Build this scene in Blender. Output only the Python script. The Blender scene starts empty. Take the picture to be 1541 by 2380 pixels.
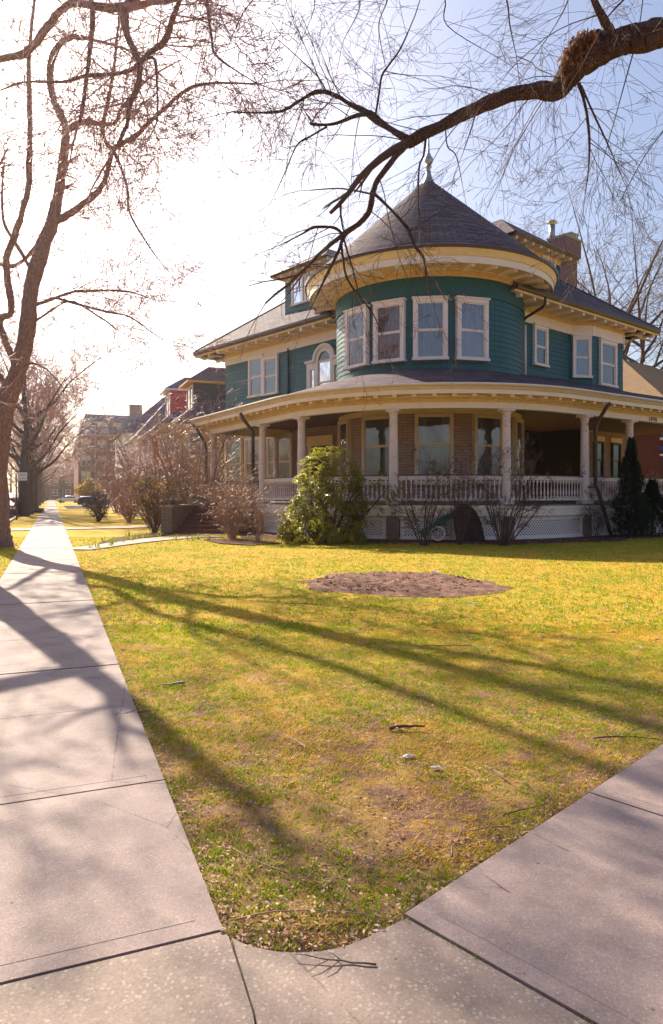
import bpy, math, random
import numpy as np
from mathutils import Vector, Matrix, noise
random.seed(5)
rnd = random.random
def uni(a, b): return a + (b - a) * random.random()
R_ = math.radians
sc = bpy.context.scene
COL = sc.collection
# ---- survey frame: x right, y away from the viewpoint, z up, eye height 1.6 m
FO, CX, HY, EH = 1600.0, 770.5, 1150.0, 1.6
def P(px, py, Y): return Vector(((px - CX) / FO * Y, Y, EH - (py - HY) / FO * Y))
def G(px, py):
    Y = EH * FO / (py - HY)
    return Vector(((px - CX) / FO * Y, Y, 0.0))
WORLD = {}
class MB:
    def __init__(s): s.v = []; s.f = []; s.uv = {}; s.mi = {}; s.sm = set()
    def face(s, idx, uv=None, mi=0, smooth=False):
        k = len(s.f); s.f.append(tuple(idx))
        if uv: s.uv[k] = uv
        if mi: s.mi[k] = mi
        if smooth: s.sm.add(k)
    def poly(s, pts, uv=None, mi=0, smooth=False):
        b = len(s.v); s.v.extend([tuple(p) for p in pts]); s.face(range(b, b + len(pts)), uv, mi, smooth)
    def hexa(s, p, mi=0):      # p: 8 corners, bottom 4 then top 4
        b = len(s.v); s.v.extend([tuple(q) for q in p])
        for q in ((3, 2, 1, 0), (4, 5, 6, 7), (0, 1, 5, 4), (1, 2, 6, 5), (2, 3, 7, 6), (3, 0, 4, 7)):
            s.face([b + i for i in q], None, mi)
    def obox(s, o, r, n, x0, x1, z0, z1, d0, d1, mi=0):   # o base, r right(xy), n outward(xy)
        c = []
        for z in (z0, z1):
            for x, d in ((x0, d0), (x1, d0), (x1, d1), (x0, d1)):
                c.append((o[0] + r[0] * x + n[0] * d, o[1] + r[1] * x + n[1] * d, o[2] + z))
        s.hexa(c, mi)
    def box(s, c, e, ang=0, mi=0):
        r = (math.cos(ang), math.sin(ang)); n = (-r[1], r[0])
        s.obox((c[0], c[1], c[2]), r, n, -e[0] / 2, e[0] / 2, -e[2] / 2, e[2] / 2, -e[1] / 2, e[1] / 2, mi)
    def tube(s, pts, rad, n=8, mi=0, cap=True, jit=0):
        pts = [Vector(p) for p in pts]
        if not hasattr(rad, '__len__'): rad = [rad] * len(pts)
        b = len(s.v); m = len(pts); up = Vector((0.31, 0.17, 0.93)); u = None; L = 0
        for i, p in enumerate(pts):
            t = (pts[min(i + 1, m - 1)] - pts[max(i - 1, 0)])
            if t.length < 1e-9: t = Vector((0, 0, 1))
            t.normalize()
            if u is None: u = t.cross(up)
            u = u - t * u.dot(t)
            if u.length < 1e-6: u = t.orthogonal()
            u.normalize(); w = t.cross(u)
            for k in range(n):
                a = 2 * math.pi * k / n
                rr = rad[i] * (1 + (jit * (noise.noise(Vector((p.x * 3 + k * 1.7, p.y * 3, p.z * 1.2 + k))) if jit else 0)))
                q = p + (u * math.cos(a) + w * math.sin(a)) * rr
                s.v.append((q.x, q.y, q.z))
        for i in range(m - 1):
            for k in range(n):
                k2 = (k + 1) % n
                s.face((b + i * n + k, b + i * n + k2, b + (i + 1) * n + k2, b + (i + 1) * n + k), None, mi, True)
        if cap and n > 3:
            s.face([b + k for k in range(n)][::-1], None, mi); s.face([b + (m - 1) * n + k for k in range(n)], None, mi)
    def lathe(s, prof, c=(0, 0, 0), n=12, mi=0, smooth=True, sq=None):
        b = len(s.v)
        for r, z in prof:
            for k in range(n):
                a = 2 * math.pi * (k + .5) / n
                s.v.append((c[0] + r * math.cos(a), c[1] + r * math.sin(a), c[2] + z))
        for i in range(len(prof) - 1):
            for k in range(n):
                k2 = (k + 1) % n
                s.face((b + i * n + k, b + i * n + k2, b + (i + 1) * n + k2, b + (i + 1) * n + k), None, mi, smooth)
        s.face([b + k for k in range(n)][::-1], None, mi); s.face([b + (len(prof) - 1) * n + k for k in range(n)], None, mi)
    def prism(s, pts, z0, z1, mi=0):
        n = len(pts)
        s.poly([(p[0], p[1], z1) for p in pts], None, mi)
        s.poly([(p[0], p[1], z0) for p in pts][::-1], None, mi)
        for i in range(n):
            a, b = pts[i], pts[(i + 1) % n]
            s.poly([(a[0], a[1], z0), (b[0], b[1], z0), (b[0], b[1], z1), (a[0], a[1], z1)], None, mi)
    def sweep(s, path, ss, prof, mi=0, smooth=False, cap=True):
        # prof: list of (offset, z); ss: stations along the path
        rows = []; b = len(s.v); n = len(ss)
        for off, z in prof:
            for q in ss:
                x, y, nx, ny = path.at(q, off); s.v.append((x, y, z))
        vv = [0]
        for i in range(1, len(prof)):
            vv.append(vv[-1] + math.hypot(prof[i][0] - prof[i - 1][0], prof[i][1] - prof[i - 1][1]))
        for i in range(len(prof) - 1):
            for k in range(n - 1):
                s.face((b + i * n + k, b + i * n + k + 1, b + (i + 1) * n + k + 1, b + (i + 1) * n + k),
                       [(ss[k], vv[i]), (ss[k + 1], vv[i]), (ss[k + 1], vv[i + 1]), (ss[k], vv[i + 1])], mi, smooth)
        if cap and len(prof) > 2:
            for k in (0, n - 1): s.face([b + i * n + k for i in range(len(prof))], None, mi)
def build(mb, name, mats, parent=None, loc=None, label=None, rot=None):
    me = bpy.data.meshes.new(name)
    org = WORLD.get(parent.name, Vector((0, 0, 0))) if parent else Vector((0, 0, 0))
    V = np.array(mb.v, dtype=np.float64).reshape(-1, 3)
    if loc is None: V = V - np.array(org)
    me.from_pydata(V.tolist(), [], mb.f)
    if not isinstance(mats, (list, tuple)): mats = [mats]
    for m in mats: me.materials.append(m)
    if mb.mi or mb.sm:
        n = len(mb.f)
        if mb.mi:
            a = np.zeros(n, dtype=np.int32)
            for k, m_ in mb.mi.items(): a[k] = m_
            me.polygons.foreach_set('material_index', a)
        if mb.sm:
            a = np.zeros(n, dtype=bool); a[list(mb.sm)] = True
            me.polygons.foreach_set('use_smooth', a)
    if getattr(mb, 'wantuv', True) and len(mb.f) < 60000:
        uvl = me.uv_layers.new(name='UV')
        co = V; arr = np.zeros((len(me.loops), 2)); li = 0
        for k, f in enumerate(mb.f):
            if k in mb.uv:
                for q, t in enumerate(mb.uv[k]): arr[li + q] = t
            else:
                p0 = co[f[0]]; nn = np.cross(co[f[1]] - p0, co[f[2]] - p0)
                l = np.linalg.norm(nn); nn = nn / l if l > 1e-12 else np.array([0, 0, 1.0])
                t = np.cross(nn, (0, 0, 1.0)); tl = np.linalg.norm(t)
                if tl < 1e-3: t = np.array([1.0, 0, 0]); w = np.array([0, 1.0, 0])
                else: t = t / tl; w = np.cross(t, nn)
                if w[2] < 0: w = -w
                pts = co[list(f)]
                arr[li:li + len(f), 0] = pts @ t; arr[li:li + len(f), 1] = pts @ w
            li += len(f)
        uvl.data.foreach_set('uv', arr.ravel())
    o = bpy.data.objects.new(name, me); COL.objects.link(o)
    if parent: o.parent = parent
    WORLD[o.name] = org.copy()
    if loc is not None:
        o.location = Vector(loc) - org
    if rot is not None: o.rotation_euler = rot if hasattr(rot, '__len__') else (0, 0, rot)
    if label: o['label'] = label
    return o
def inst(src, parent, loc, rz=0, name=None):
    o = src.copy(); COL.objects.link(o); o.parent = parent
    org = WORLD.get(parent.name, Vector((0, 0, 0))) if parent else Vector((0, 0, 0))
    o.location = Vector(loc) - org; o.rotation_euler = (0, 0, rz); WORLD[o.name] = org.copy()
    return o
def thing(name, label, cat, loc=(0, 0, 0), group=None, rz=0):
    o = bpy.data.objects.new(name, None); COL.objects.link(o); o.location = loc
    o.rotation_euler = (0, 0, rz); o.empty_display_size = .2
    o['label'] = label; o['category'] = cat
    if group: o['group'] = group
    WORLD[o.name] = Vector(loc)
    return o
def tag(o, label, cat, group=None, kind=None):
    o['label'] = label; o['category'] = cat
    if group: o['group'] = group
    if kind: o['kind'] = kind
    return o
def struct(o): o['kind'] = 'structure'; return o
def tree_copy(root, loc, rz, label, group=None, scale=None):
    r = root.copy(); COL.objects.link(r); r.location = loc; r.rotation_euler = (0, 0, rz)
    if scale: r.scale = scale if hasattr(scale, '__len__') else (scale,) * 3
    r['label'] = label
    if group: r['group'] = group
    for c in list(root.children):
        d = c.copy(); COL.objects.link(d); d.parent = r
        for g in list(c.children):
            e = g.copy(); COL.objects.link(e); e.parent = d
    return r
class Path:
    """left straight, arc, right straight; s=0 at the start of the arc"""
    def __init__(s, C, R, p0, p1, left=0, right=0):
        s.C, s.R, s.p0, s.p1 = C, R, R_(p0), R_(p1); s.L = R * (s.p1 - s.p0); s.left, s.right = left, right
    def at(s, q, off=0):
        ph = s.p0 if q < 0 else (s.p1 if q > s.L else s.p0 + q / s.R)
        n = (math.sin(ph), -math.cos(ph)); t = (math.cos(ph), math.sin(ph))
        e = q if q < 0 else (q - s.L if q > s.L else 0)
        return (s.C[0] + (s.R + off) * n[0] + t[0] * e, s.C[1] + (s.R + off) * n[1] + t[1] * e, n[0], n[1])
    def st(s, a, b, step=.3):
        ks = [a]
        x = a
        if a < 0: ks.append(min(0, b)); x = min(0, b)
        if x >= 0 and x < s.L:
            e = min(b, s.L); n = max(1, int(math.ceil((e - x) / step)))
            ks += [x + (e - x) * (i + 1) / n for i in range(n)]
        if b > s.L: ks.append(b)
        out = []
        for k in ks:
            if not out or k - out[-1] > 1e-6: out.append(k)
        return out
class Line:
    def __init__(s, p0, p1):
        s.p0 = Vector(p0[:2]); d = Vector(p1[:2]) - s.p0; s.L = d.length; s.t = d / s.L; s.n = Vector((s.t.y, -s.t.x))
    def at(s, q, off=0):
        p = s.p0 + s.t * q + s.n * off; return (p.x, p.y, s.n.x, s.n.y)
    def st(s, a, b, step=.3): return [a, b]
# ------------------------------------------------------------ materials
def nodes(name):
    m = bpy.data.materials.new(name); m.use_nodes = True; nt = m.node_tree
    return m, nt, nt.nodes['Principled BSDF']
def N(nt, t, ins=None, **kw):
    n = nt.nodes.new(t)
    for k, v in kw.items(): setattr(n, k, v)
    if ins:
        for k, v in ins.items():
            if isinstance(v, bpy.types.NodeSocket): nt.links.new(v, n.inputs[k])
            else: n.inputs[k].default_value = v
    return n
def coord(nt, kind='Object', scale=(1, 1, 1)):
    c = N(nt, 'ShaderNodeTexCoord'); mp = N(nt, 'ShaderNodeMapping', {'Vector': c.outputs[kind], 'Scale': scale}); return mp.outputs[0]
def c4(c): return (c[0], c[1], c[2], 1)
def ramp(nt, fac, stops):
    r = N(nt, 'ShaderNodeValToRGB', {'Fac': fac}); e = r.color_ramp.elements
    while len(e) < len(stops): e.new(.5)
    for i, (p, c) in enumerate(stops): e[i].position = p; e[i].color = c4(c) if hasattr(c, '__len__') else (c, c, c, 1)
    return r.outputs[0]
def mix(nt, f, a, b, typ='MIX'):
    m = N(nt, 'ShaderNodeMix', data_type='RGBA', blend_type=typ); m.clamp_factor = True
    for s, v in ((0, f), (6, a), (7, b)):
        if isinstance(v, bpy.types.NodeSocket): nt.links.new(v, m.inputs[s])
        else: m.inputs[s].default_value = c4(v) if hasattr(v, '__len__') else v
    return m.outputs[2]
def bump(nt, bs, h, strength=.4, dist=.01):
    b = N(nt, 'ShaderNodeBump', {'Height': h, 'Strength': strength, 'Distance': dist})
    nt.links.new(b.outputs[0], bs.inputs['Normal'])
def paint(name, col, rough=.55, var=.12, scale=3, dirt=None, bmp=.15, metal=0, spec=.4, peel=None):
    m, nt, bs = nodes(name); v = coord(nt)
    n1 = N(nt, 'ShaderNodeTexNoise', {'Vector': v, 'Scale': scale, 'Detail': 6, 'Roughness': .65}).outputs[0]
    d = dirt or [c * (1 - 2.2 * var) for c in col]
    c = mix(nt, ramp(nt, n1, [(.35, 0), (.75, 1)]), col, d)
    if peel:
        n2 = N(nt, 'ShaderNodeTexNoise', {'Vector': v, 'Scale': 7, 'Detail': 8, 'Roughness': .7}).outputs[0]
        c = mix(nt, ramp(nt, n2, [(.61, 0), (.64, 1)]), c, peel)
    nt.links.new(c, bs.inputs['Base Color']); bs.inputs['Roughness'].default_value = rough
    bs.inputs['Metallic'].default_value = metal; bs.inputs['Specular IOR Level'].default_value = spec
    n3 = N(nt, 'ShaderNodeTexNoise', {'Vector': v, 'Scale': scale * 12, 'Detail': 4}).outputs[0]
    bump(nt, bs, n3, bmp, .004)
    return m
def bricky(name, c1, c2, mortar, w, h, ms=.01, rough=.85, off=.5, spec=.2, bs_=.5, var=.5, noisec=None):
    """courses from the UV map, which is laid out in metres"""
    m, nt, bs = nodes(name)
    v = coord(nt, 'UV')
    b = N(nt, 'ShaderNodeTexBrick', {'Vector': v, 'Color1': c4(c1), 'Color2': c4(c2), 'Mortar': c4(mortar), 'Scale': 1.0,
                                     'Mortar Size': ms, 'Mortar Smooth': .2, 'Bias': 0, 'Brick Width': w, 'Row Height': h}, offset=off)
    ob = coord(nt)
    n1 = N(nt, 'ShaderNodeTexNoise', {'Vector': ob, 'Scale': 1.3, 'Detail': 7, 'Roughness': .7}).outputs[0]
    c = mix(nt, ramp(nt, n1, [(.3, .0), (.75, var)]), b.outputs[0], noisec or [x * .5 for x in c1])
    n2 = N(nt, 'ShaderNodeTexNoise', {'Vector': ob, 'Scale': 30, 'Detail': 5}).outputs[0]
    nt.links.new(c, bs.inputs['Base Color']); bs.inputs['Roughness'].default_value = rough
    bs.inputs['Specular IOR Level'].default_value = spec
    inv = N(nt, 'ShaderNodeMath', {0: 1.0, 1: b.outputs['Fac']}, operation='SUBTRACT').outputs[0]
    add = N(nt, 'ShaderNodeMath', {0: n2, 1: .35, 2: inv}, operation='MULTIPLY_ADD').outputs[0]
    bump(nt, bs, add, bs_, .012)
    return m
MT = {}
TEAL = (.002, .10, .112)
MT['teal'] = bricky('teal_shingle', TEAL, (.003, .080, .094), (.0015, .02, .025), .23, 5.0, .006, .45, 0, .5, .3, .35, (.012, .085, .095))
def diag():
    m, nt, bs = nodes('teal_diagonal_shingle'); v = coord(nt, 'UV'); s = N(nt, 'ShaderNodeSeparateXYZ', {0: v})
    a = N(nt, 'ShaderNodeMath', {0: s.outputs[0], 1: s.outputs[1]}, operation='ADD').outputs[0]
    a = N(nt, 'ShaderNodeMath', {0: a, 1: 5.2}, operation='MULTIPLY').outputs[0]
    fr = N(nt, 'ShaderNodeMath', {0: a}, operation='FRACT').outputs[0]
    c = mix(nt, ramp(nt, fr, [(.0, 0), (.82, 0), (.9, 1)]), TEAL, (.002, .035, .04))
    nt.links.new(c, bs.inputs['Base Color']); bs.inputs['Roughness'].default_value = .6; bump(nt, bs, ramp(nt, fr, [(0, 1), (.8, .4), (.92, 0)]), 1, .02)
    return m
MT['diag'] = diag()
MT['roof'] = bricky('roof_shingle', (.20, .14, .17), (.06, .046, .075), (.02, .016, .02), .46, .20, .022, .85, .5, .12, 1.0, .6, (.12, .09, .10))
MT['roof_brown'] = bricky('brown_roof_shingle', (.16, .09, .1), (.22, .13, .13), (.06, .035, .04), .3, .18, .02, .9, .5, .2, .8, .3)
MT['roof_tan'] = bricky('tan_roof_shingle', (.30, .19, .10), (.23, .145, .08), (.09, .05, .03), .3, .15, .015, .9, .5, .2, .8, .4)
MT['roof_slate'] = bricky('slate_roof', (.07, .07, .14), (.09, .09, .17), (.03, .03, .05), .3, .2, .02, .8, .5, .3, .8, .3)
MT['brick'] = bricky('tan_brick', (.46, .33, .26), (.37, .25, .205), (.19, .14, .12), .42, .115, .012, .85, .5, .2, .7, .5, (.34, .2, .16))
MT['brick_red'] = bricky('red_brick', (.24, .075, .06), (.19, .06, .05), (.16, .12, .1), .24, .085, .01, .85, .5, .2, .7, .4)
MT['brick_dark'] = bricky('dark_red_brick', (.13, .04, .036), (.10, .032, .03), (.09, .07, .06), .24, .085, .01, .85, .5, .2, .7, .4)
MT['brick_old'] = bricky('weathered_brick', (.36, .24, .18), (.24, .16, .125), (.15, .125, .11), .24, .085, .012, .95, .5, .1, .9, .6, (.30, .25, .2))
MT['brick_chim'] = bricky('chimney_brick', (.32, .17, .15), (.22, .13, .13), (.2, .16, .15), .24, .085, .012, .9, .5, .2, .9, .5, (.14, .1, .12))
MT['cream'] = paint('cream_yellow_paint', (.84, .64, .29), .5, .06, 2)
MT['cream2'] = paint('pale_cream_frame', (.70, .57, .38), .5, .06, 3)
MT['white'] = paint('white_trim_paint', (.84, .76, .67), .5, .05, 2.5)
MT['trimw'] = paint('white_window_paint', (.84, .77, .74), .45, .04, 2.5)
MT['colw'] = paint('worn_column_paint', (.74, .64, .60), .55, .07, 2, peel=(.33, .30, .27))
MT['gutterw'] = paint('peeling_gutter_paint', (.78, .66, .50), .5, .08, 2, peel=(.42, .27, .14))
MT['brown'] = paint('brown_metal', (.055, .028, .026), .35, .1, 4, spec=.5)
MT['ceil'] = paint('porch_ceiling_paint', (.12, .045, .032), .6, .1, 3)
MT['floor'] = paint('porch_floor_paint', (.16, .15, .16), .6, .1, 3)
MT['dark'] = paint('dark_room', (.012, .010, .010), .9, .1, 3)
MT['dim'] = paint('dim_room', (.17, .14, .125), .8, .3, 1.5)
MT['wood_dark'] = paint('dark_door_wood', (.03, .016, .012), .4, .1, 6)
MT['green_cap'] = paint('dark_green_paint', (.02, .035, .03), .5, .1, 4)
MT['curtain'] = paint('lace_curtain', (.30, .26, .34), .9, .12, 5)
MT['shade'] = paint('cream_blind', (.62, .50, .36), .8, .08, 3)
MT['metal'] = paint('galvanised_metal', (.45, .45, .47), .35, .1, 5, metal=.8)
MT['black'] = paint('black_iron', (.012, .011, .012), .4, .1, 6)
MT['red'] = paint('red_paint', (.55, .02, .04), .5, .06, 3)
MT['blue'] = paint('blue_awning_cloth', (.02, .06, .30), .7, .05, 3)
MT['navy'] = paint('navy_paint', (.025, .03, .07), .6, .08, 3)
MT['slate_dark'] = paint('dark_slate_siding', (.05, .035, .06), .7, .08, 3)
MT['stone'] = paint('planter_stone', (.36, .31, .25), .8, .12, 8)
MT['orange'] = paint('ochre_paint', (.75, .40, .08), .6, .06, 3)
MT['gum'] = paint('rubber', (.015, .015, .016), .7, .1, 5)
MT['leafbrown'] = paint('dead_leaf', (.30, .13, .055), .8, .2, 9)
MT['text'] = paint('sign_black', (.03, .025, .04), .6, .05, 3)
def glass():
    m = bpy.data.materials.new('window_glass'); m.use_nodes = True; nt = m.node_tree; nt.nodes.clear()
    o = N(nt, 'ShaderNodeOutputMaterial'); t = N(nt, 'ShaderNodeBsdfTransparent', {'Color': (.75, .78, .82, 1)})
    g = N(nt, 'ShaderNodeBsdfGlossy', {'Color': (1, 1, 1, 1), 'Roughness': .03})
    v = coord(nt); n1 = N(nt, 'ShaderNodeTexNoise', {'Vector': v, 'Scale': 2.2, 'Detail': 1}).outputs[0]
    b = N(nt, 'ShaderNodeBump', {'Height': n1, 'Strength': .12, 'Distance': .05}); nt.links.new(b.outputs[0], g.inputs['Normal'])
    f = N(nt, 'ShaderNodeFresnel', {'IOR': 1.52}).outputs[0]
    f = N(nt, 'ShaderNodeMath', {0: f, 1: .11}, operation='ADD').outputs[0]
    x = N(nt, 'ShaderNodeMixShader', {0: f, 1: t.outputs[0], 2: g.outputs[0]}); nt.links.new(x.outputs[0], o.inputs[0])
    return m
MT['glass'] = glass()
def bark(name, c1, c2, sz=26, strength=.8, st=(1, 1, .16)):
    m, nt, bs = nodes(name); v = coord(nt, 'Object', st)
    vo = N(nt, 'ShaderNodeTexVoronoi', {'Vector': v, 'Scale': sz}, feature='DISTANCE_TO_EDGE').outputs['Distance']
    n1 = N(nt, 'ShaderNodeTexNoise', {'Vector': v, 'Scale': sz * .6, 'Detail': 8, 'Roughness': .7}).outputs[0]
    h = N(nt, 'ShaderNodeMath', {0: ramp(nt, vo, [(0, .35), (.3, 1)]), 1: n1}, operation='MULTIPLY').outputs[0]
    nt.links.new(mix(nt, ramp(nt, h, [(.1, 0), (.55, 1)]), c1, c2), bs.inputs['Base Color'])
    bs.inputs['Roughness'].default_value = .9; bs.inputs['Specular IOR Level'].default_value = .15
    bump(nt, bs, h, strength, .03)
    return m
MT['bark'] = bark('rough_bark', (.045, .027, .021), (.17, .105, .08))
MT['bark_glare'] = bark('glare_pale_bark', (.17, .10, .085), (.38, .25, .21))  # pale pink stands in for sun glare washing over the left trees
MT['bark_scaly'] = bark('scaly_bark', (.035, .02, .016), (.21, .13, .10), 34, 1.0, (1, 1, .8))
MT['bark_far'] = bark('far_bark', (.07, .05, .047), (.15, .105, .095), 16)
MT['twig'] = paint('twig_bark', (.12, .072, .06), .75, .15, 3)
MT['twig_pale'] = paint('pale_twig_bark', (.40, .23, .18), .45, .2, 3)
MT['twig_red'] = paint('reddish_twig_bark', (.50, .27, .25), .5, .2, 2)  # reddish twigs, pinked further for the glare over the left crowns
def leafmat(name, cols, rough=.4, trans=.35, spec=.5, tint=None):
    m, nt, bs = nodes(name); g = N(nt, 'ShaderNodeNewGeometry')
    n = N(nt, 'ShaderNodeTexNoise', {'Vector': coord(nt), 'Scale': 1.4, 'Detail': 3}).outputs[0]
    a = N(nt, 'ShaderNodeMath', {0: g.outputs['Random Per Island'], 1: .7, 2: n}, operation='MULTIPLY_ADD').outputs[0]
    k = len(cols); c = ramp(nt, a, [(.25 + .7 * i / (k - 1), cols[i]) for i in range(k)])
    nt.links.new(c, bs.inputs['Base Color']); bs.inputs['Roughness'].default_value = rough
    bs.inputs['Specular IOR Level'].default_value = spec
    t = N(nt, 'ShaderNodeBsdfTranslucent', {'Color': mix(nt, .5, c, tint) if tint else c}); x = N(nt, 'ShaderNodeMixShader', {0: trans, 1: bs.outputs[0], 2: t.outputs[0]})
    nt.links.new(x.outputs[0], nt.nodes['Material Output'].inputs[0])
    return m
# ------------------------------------------------------------ camera, light
cam = bpy.data.cameras.new('camera'); co = bpy.data.objects.new('camera', cam); COL.objects.link(co); sc.camera = co
co.location = (0, 0, EH); co.rotation_euler = (R_(90), 0, 0)
cam.sensor_fit = 'VERTICAL'; cam.sensor_height = 36; cam.lens = 36 * FO / 2379.4
cam.shift_y = -(1189.7 - HY) / 2379.4; cam.clip_end = 3000; cam.clip_start = .05
SUN_AZ, SUN_EL = R_(-33), R_(33)
sd = Vector((math.sin(SUN_AZ) * math.cos(SUN_EL), math.cos(SUN_AZ) * math.cos(SUN_EL), math.sin(SUN_EL)))
sl = bpy.data.lights.new('sun', 'SUN'); sl.energy = 5.0; sl.angle = R_(.53); sl.color = (1, .88, .68)
so = bpy.data.objects.new('sun', sl); COL.objects.link(so); so.rotation_euler = (-sd).to_track_quat('-Z', 'Y').to_euler()
w = bpy.data.worlds.new('World'); sc.world = w; w.use_nodes = True; wn = w.node_tree
sk = wn.nodes.new('ShaderNodeTexSky'); sk.sky_type = 'NISHITA'; sk.sun_disc = False
sk.sun_elevation = SUN_EL; sk.sun_rotation = SUN_AZ % (2 * math.pi); sk.altitude = 20; sk.air_density = 1.15; sk.dust_density = 3.2; sk.ozone_density = 2.5
wm = wn.nodes.new('ShaderNodeMix'); wm.data_type = 'RGBA'; wm.blend_type = 'MULTIPLY'; wm.inputs[0].default_value = 1; wn.links.new(sk.outputs[0], wm.inputs[6]); wm.inputs[7].default_value = (1.02, .98, 1.03, 1)
wn.links.new(wm.outputs[2], wn.nodes['Background'].inputs[0]); wn.nodes['Background'].inputs[1].default_value = .07
sc.view_settings.view_transform = 'Standard'; sc.view_settings.look = 'None'; sc.view_settings.exposure = 1.28
# ------------------------------------------------------------ ground materials
def concrete(name, c1, c2, spk, sscale, sth):
    m, nt, bs = nodes(name); v = coord(nt)
    n1 = N(nt, 'ShaderNodeTexNoise', {'Vector': v, 'Scale': 1.1, 'Detail': 8, 'Roughness': .7}).outputs[0]
    n2 = N(nt, 'ShaderNodeTexNoise', {'Vector': v, 'Scale': 90, 'Detail': 4, 'Roughness': .7}).outputs[0]
    c = mix(nt, ramp(nt, n1, [(.3, 0), (.7, 1)]), c1, c2)
    c = mix(nt, ramp(nt, n2, [(.38, .55), (.6, 0)]), c, [x * .62 for x in c1])
    nd = N(nt, 'ShaderNodeTexNoise', {'Vector': v, 'Scale': sscale * 1.2, 'Detail': 2}).outputs['Color']
    wv = N(nt, 'ShaderNodeVectorMath', {0: nd, 1: (.9 / sscale,) * 3}, operation='MULTIPLY').outputs[0]; v_w = N(nt, 'ShaderNodeVectorMath', {0: v, 1: wv}, operation='ADD').outputs[0]
    ns = N(nt, 'ShaderNodeTexNoise', {'Vector': v, 'Scale': 2.6, 'Detail': 9, 'Roughness': .75}).outputs[0]
    c = mix(nt, ramp(nt, ns, [(.47, 0), (.68, .75)]), c, [x * .55 for x in c1])
    c = mix(nt, ramp(nt, ns, [(.28, .35), (.45, 0)]), c, [x * 1.35 for x in c2])
    vo = N(nt, 'ShaderNodeTexVoronoi', {'Vector': v_w, 'Scale': sscale, 'Randomness': 1}); vc = vo.outputs['Color']
    sp = N(nt, 'ShaderNodeSeparateXYZ', {0: vc})
    near = N(nt, 'ShaderNodeMath', {0: vo.outputs['Distance'], 1: sth[1]}, operation='LESS_THAN').outputs[0]
    sel = N(nt, 'ShaderNodeMath', {0: sp.outputs[0], 1: sth[0]}, operation='GREATER_THAN').outputs[0]
    f = N(nt, 'ShaderNodeMath', {0: near, 1: sel}, operation='MULTIPLY').outputs[0]
    f = N(nt, 'ShaderNodeMath', {0: f, 1: sth[2]}, operation='MULTIPLY').outputs[0]
    c = mix(nt, f, c, mix(nt, sp.outputs[1], spk, (.24, .17, .13)))
    v3 = N(nt, 'ShaderNodeTexVoronoi', {'Vector': v, 'Scale': 9}); s3 = N(nt, 'ShaderNodeSeparateXYZ', {0: v3.outputs['Color']})
    ve = N(nt, 'ShaderNodeTexVoronoi', {'Vector': v_w, 'Scale': .42}, feature='DISTANCE_TO_EDGE').outputs['Distance']
    ck = N(nt, 'ShaderNodeMath', {0: ve, 1: .0016}, operation='LESS_THAN').outputs[0]; ck = N(nt, 'ShaderNodeMath', {0: ck, 1: ramp(nt, ns, [(.44, 0), (.5, .5)])}, operation='MULTIPLY').outputs[0]
    c = mix(nt, ck, c, [x * .25 for x in c1])
    st = N(nt, 'ShaderNodeMath', {0: v3.outputs['Distance'], 1: .06}, operation='LESS_THAN').outputs[0]
    st = N(nt, 'ShaderNodeMath', {0: st, 1: s3.outputs[0]}, operation='MULTIPLY').outputs[0]
    c = mix(nt, st, c, [x * .35 for x in c1])
    nt.links.new(c, bs.inputs['Base Color']); bs.inputs['Roughness'].default_value = .8; bs.inputs['Specular IOR Level'].default_value = .35
    bump(nt, bs, N(nt, 'ShaderNodeMath', {0: n2, 1: .6, 2: n1}, operation='MULTIPLY_ADD').outputs[0], .5, .006)
    return m
MT['conc'] = concrete('smooth_concrete', (.29, .215, .205), (.35, .265, .25), (.58, .50, .46), 120, (.75, .30, .7))
MT['agg'] = concrete('exposed_aggregate_concrete', (.27, .205, .18), (.33, .25, .215), (.50, .42, .37), 60, (.30, .40, .5))
def soil(name, c1, c2, sc_=14):
    m, nt, bs = nodes(name); v = coord(nt)
    n1 = N(nt, 'ShaderNodeTexNoise', {'Vector': v, 'Scale': sc_, 'Detail': 10, 'Roughness': .75}).outputs[0]
    nt.links.new(ramp(nt, n1, [(.3, [x * .5 for x in c1]), (.5, c1), (.7, c2)]), bs.inputs['Base Color'])
    bs.inputs['Roughness'].default_value = .95; bs.inputs['Specular IOR Level'].default_value = .1
    bump(nt, bs, n1, .9, .04); return m
MT['soil'] = soil('leafy_soil', (.11, .055, .04), (.26, .13, .09))
MT['soil_dug'] = soil('dug_soil', (.19, .105, .08), (.42, .25, .19), 6)  # paler dusty soil of the dug patch
MT['asphalt'] = soil('asphalt', (.06, .057, .06), (.09, .085, .085), 60)
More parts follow.
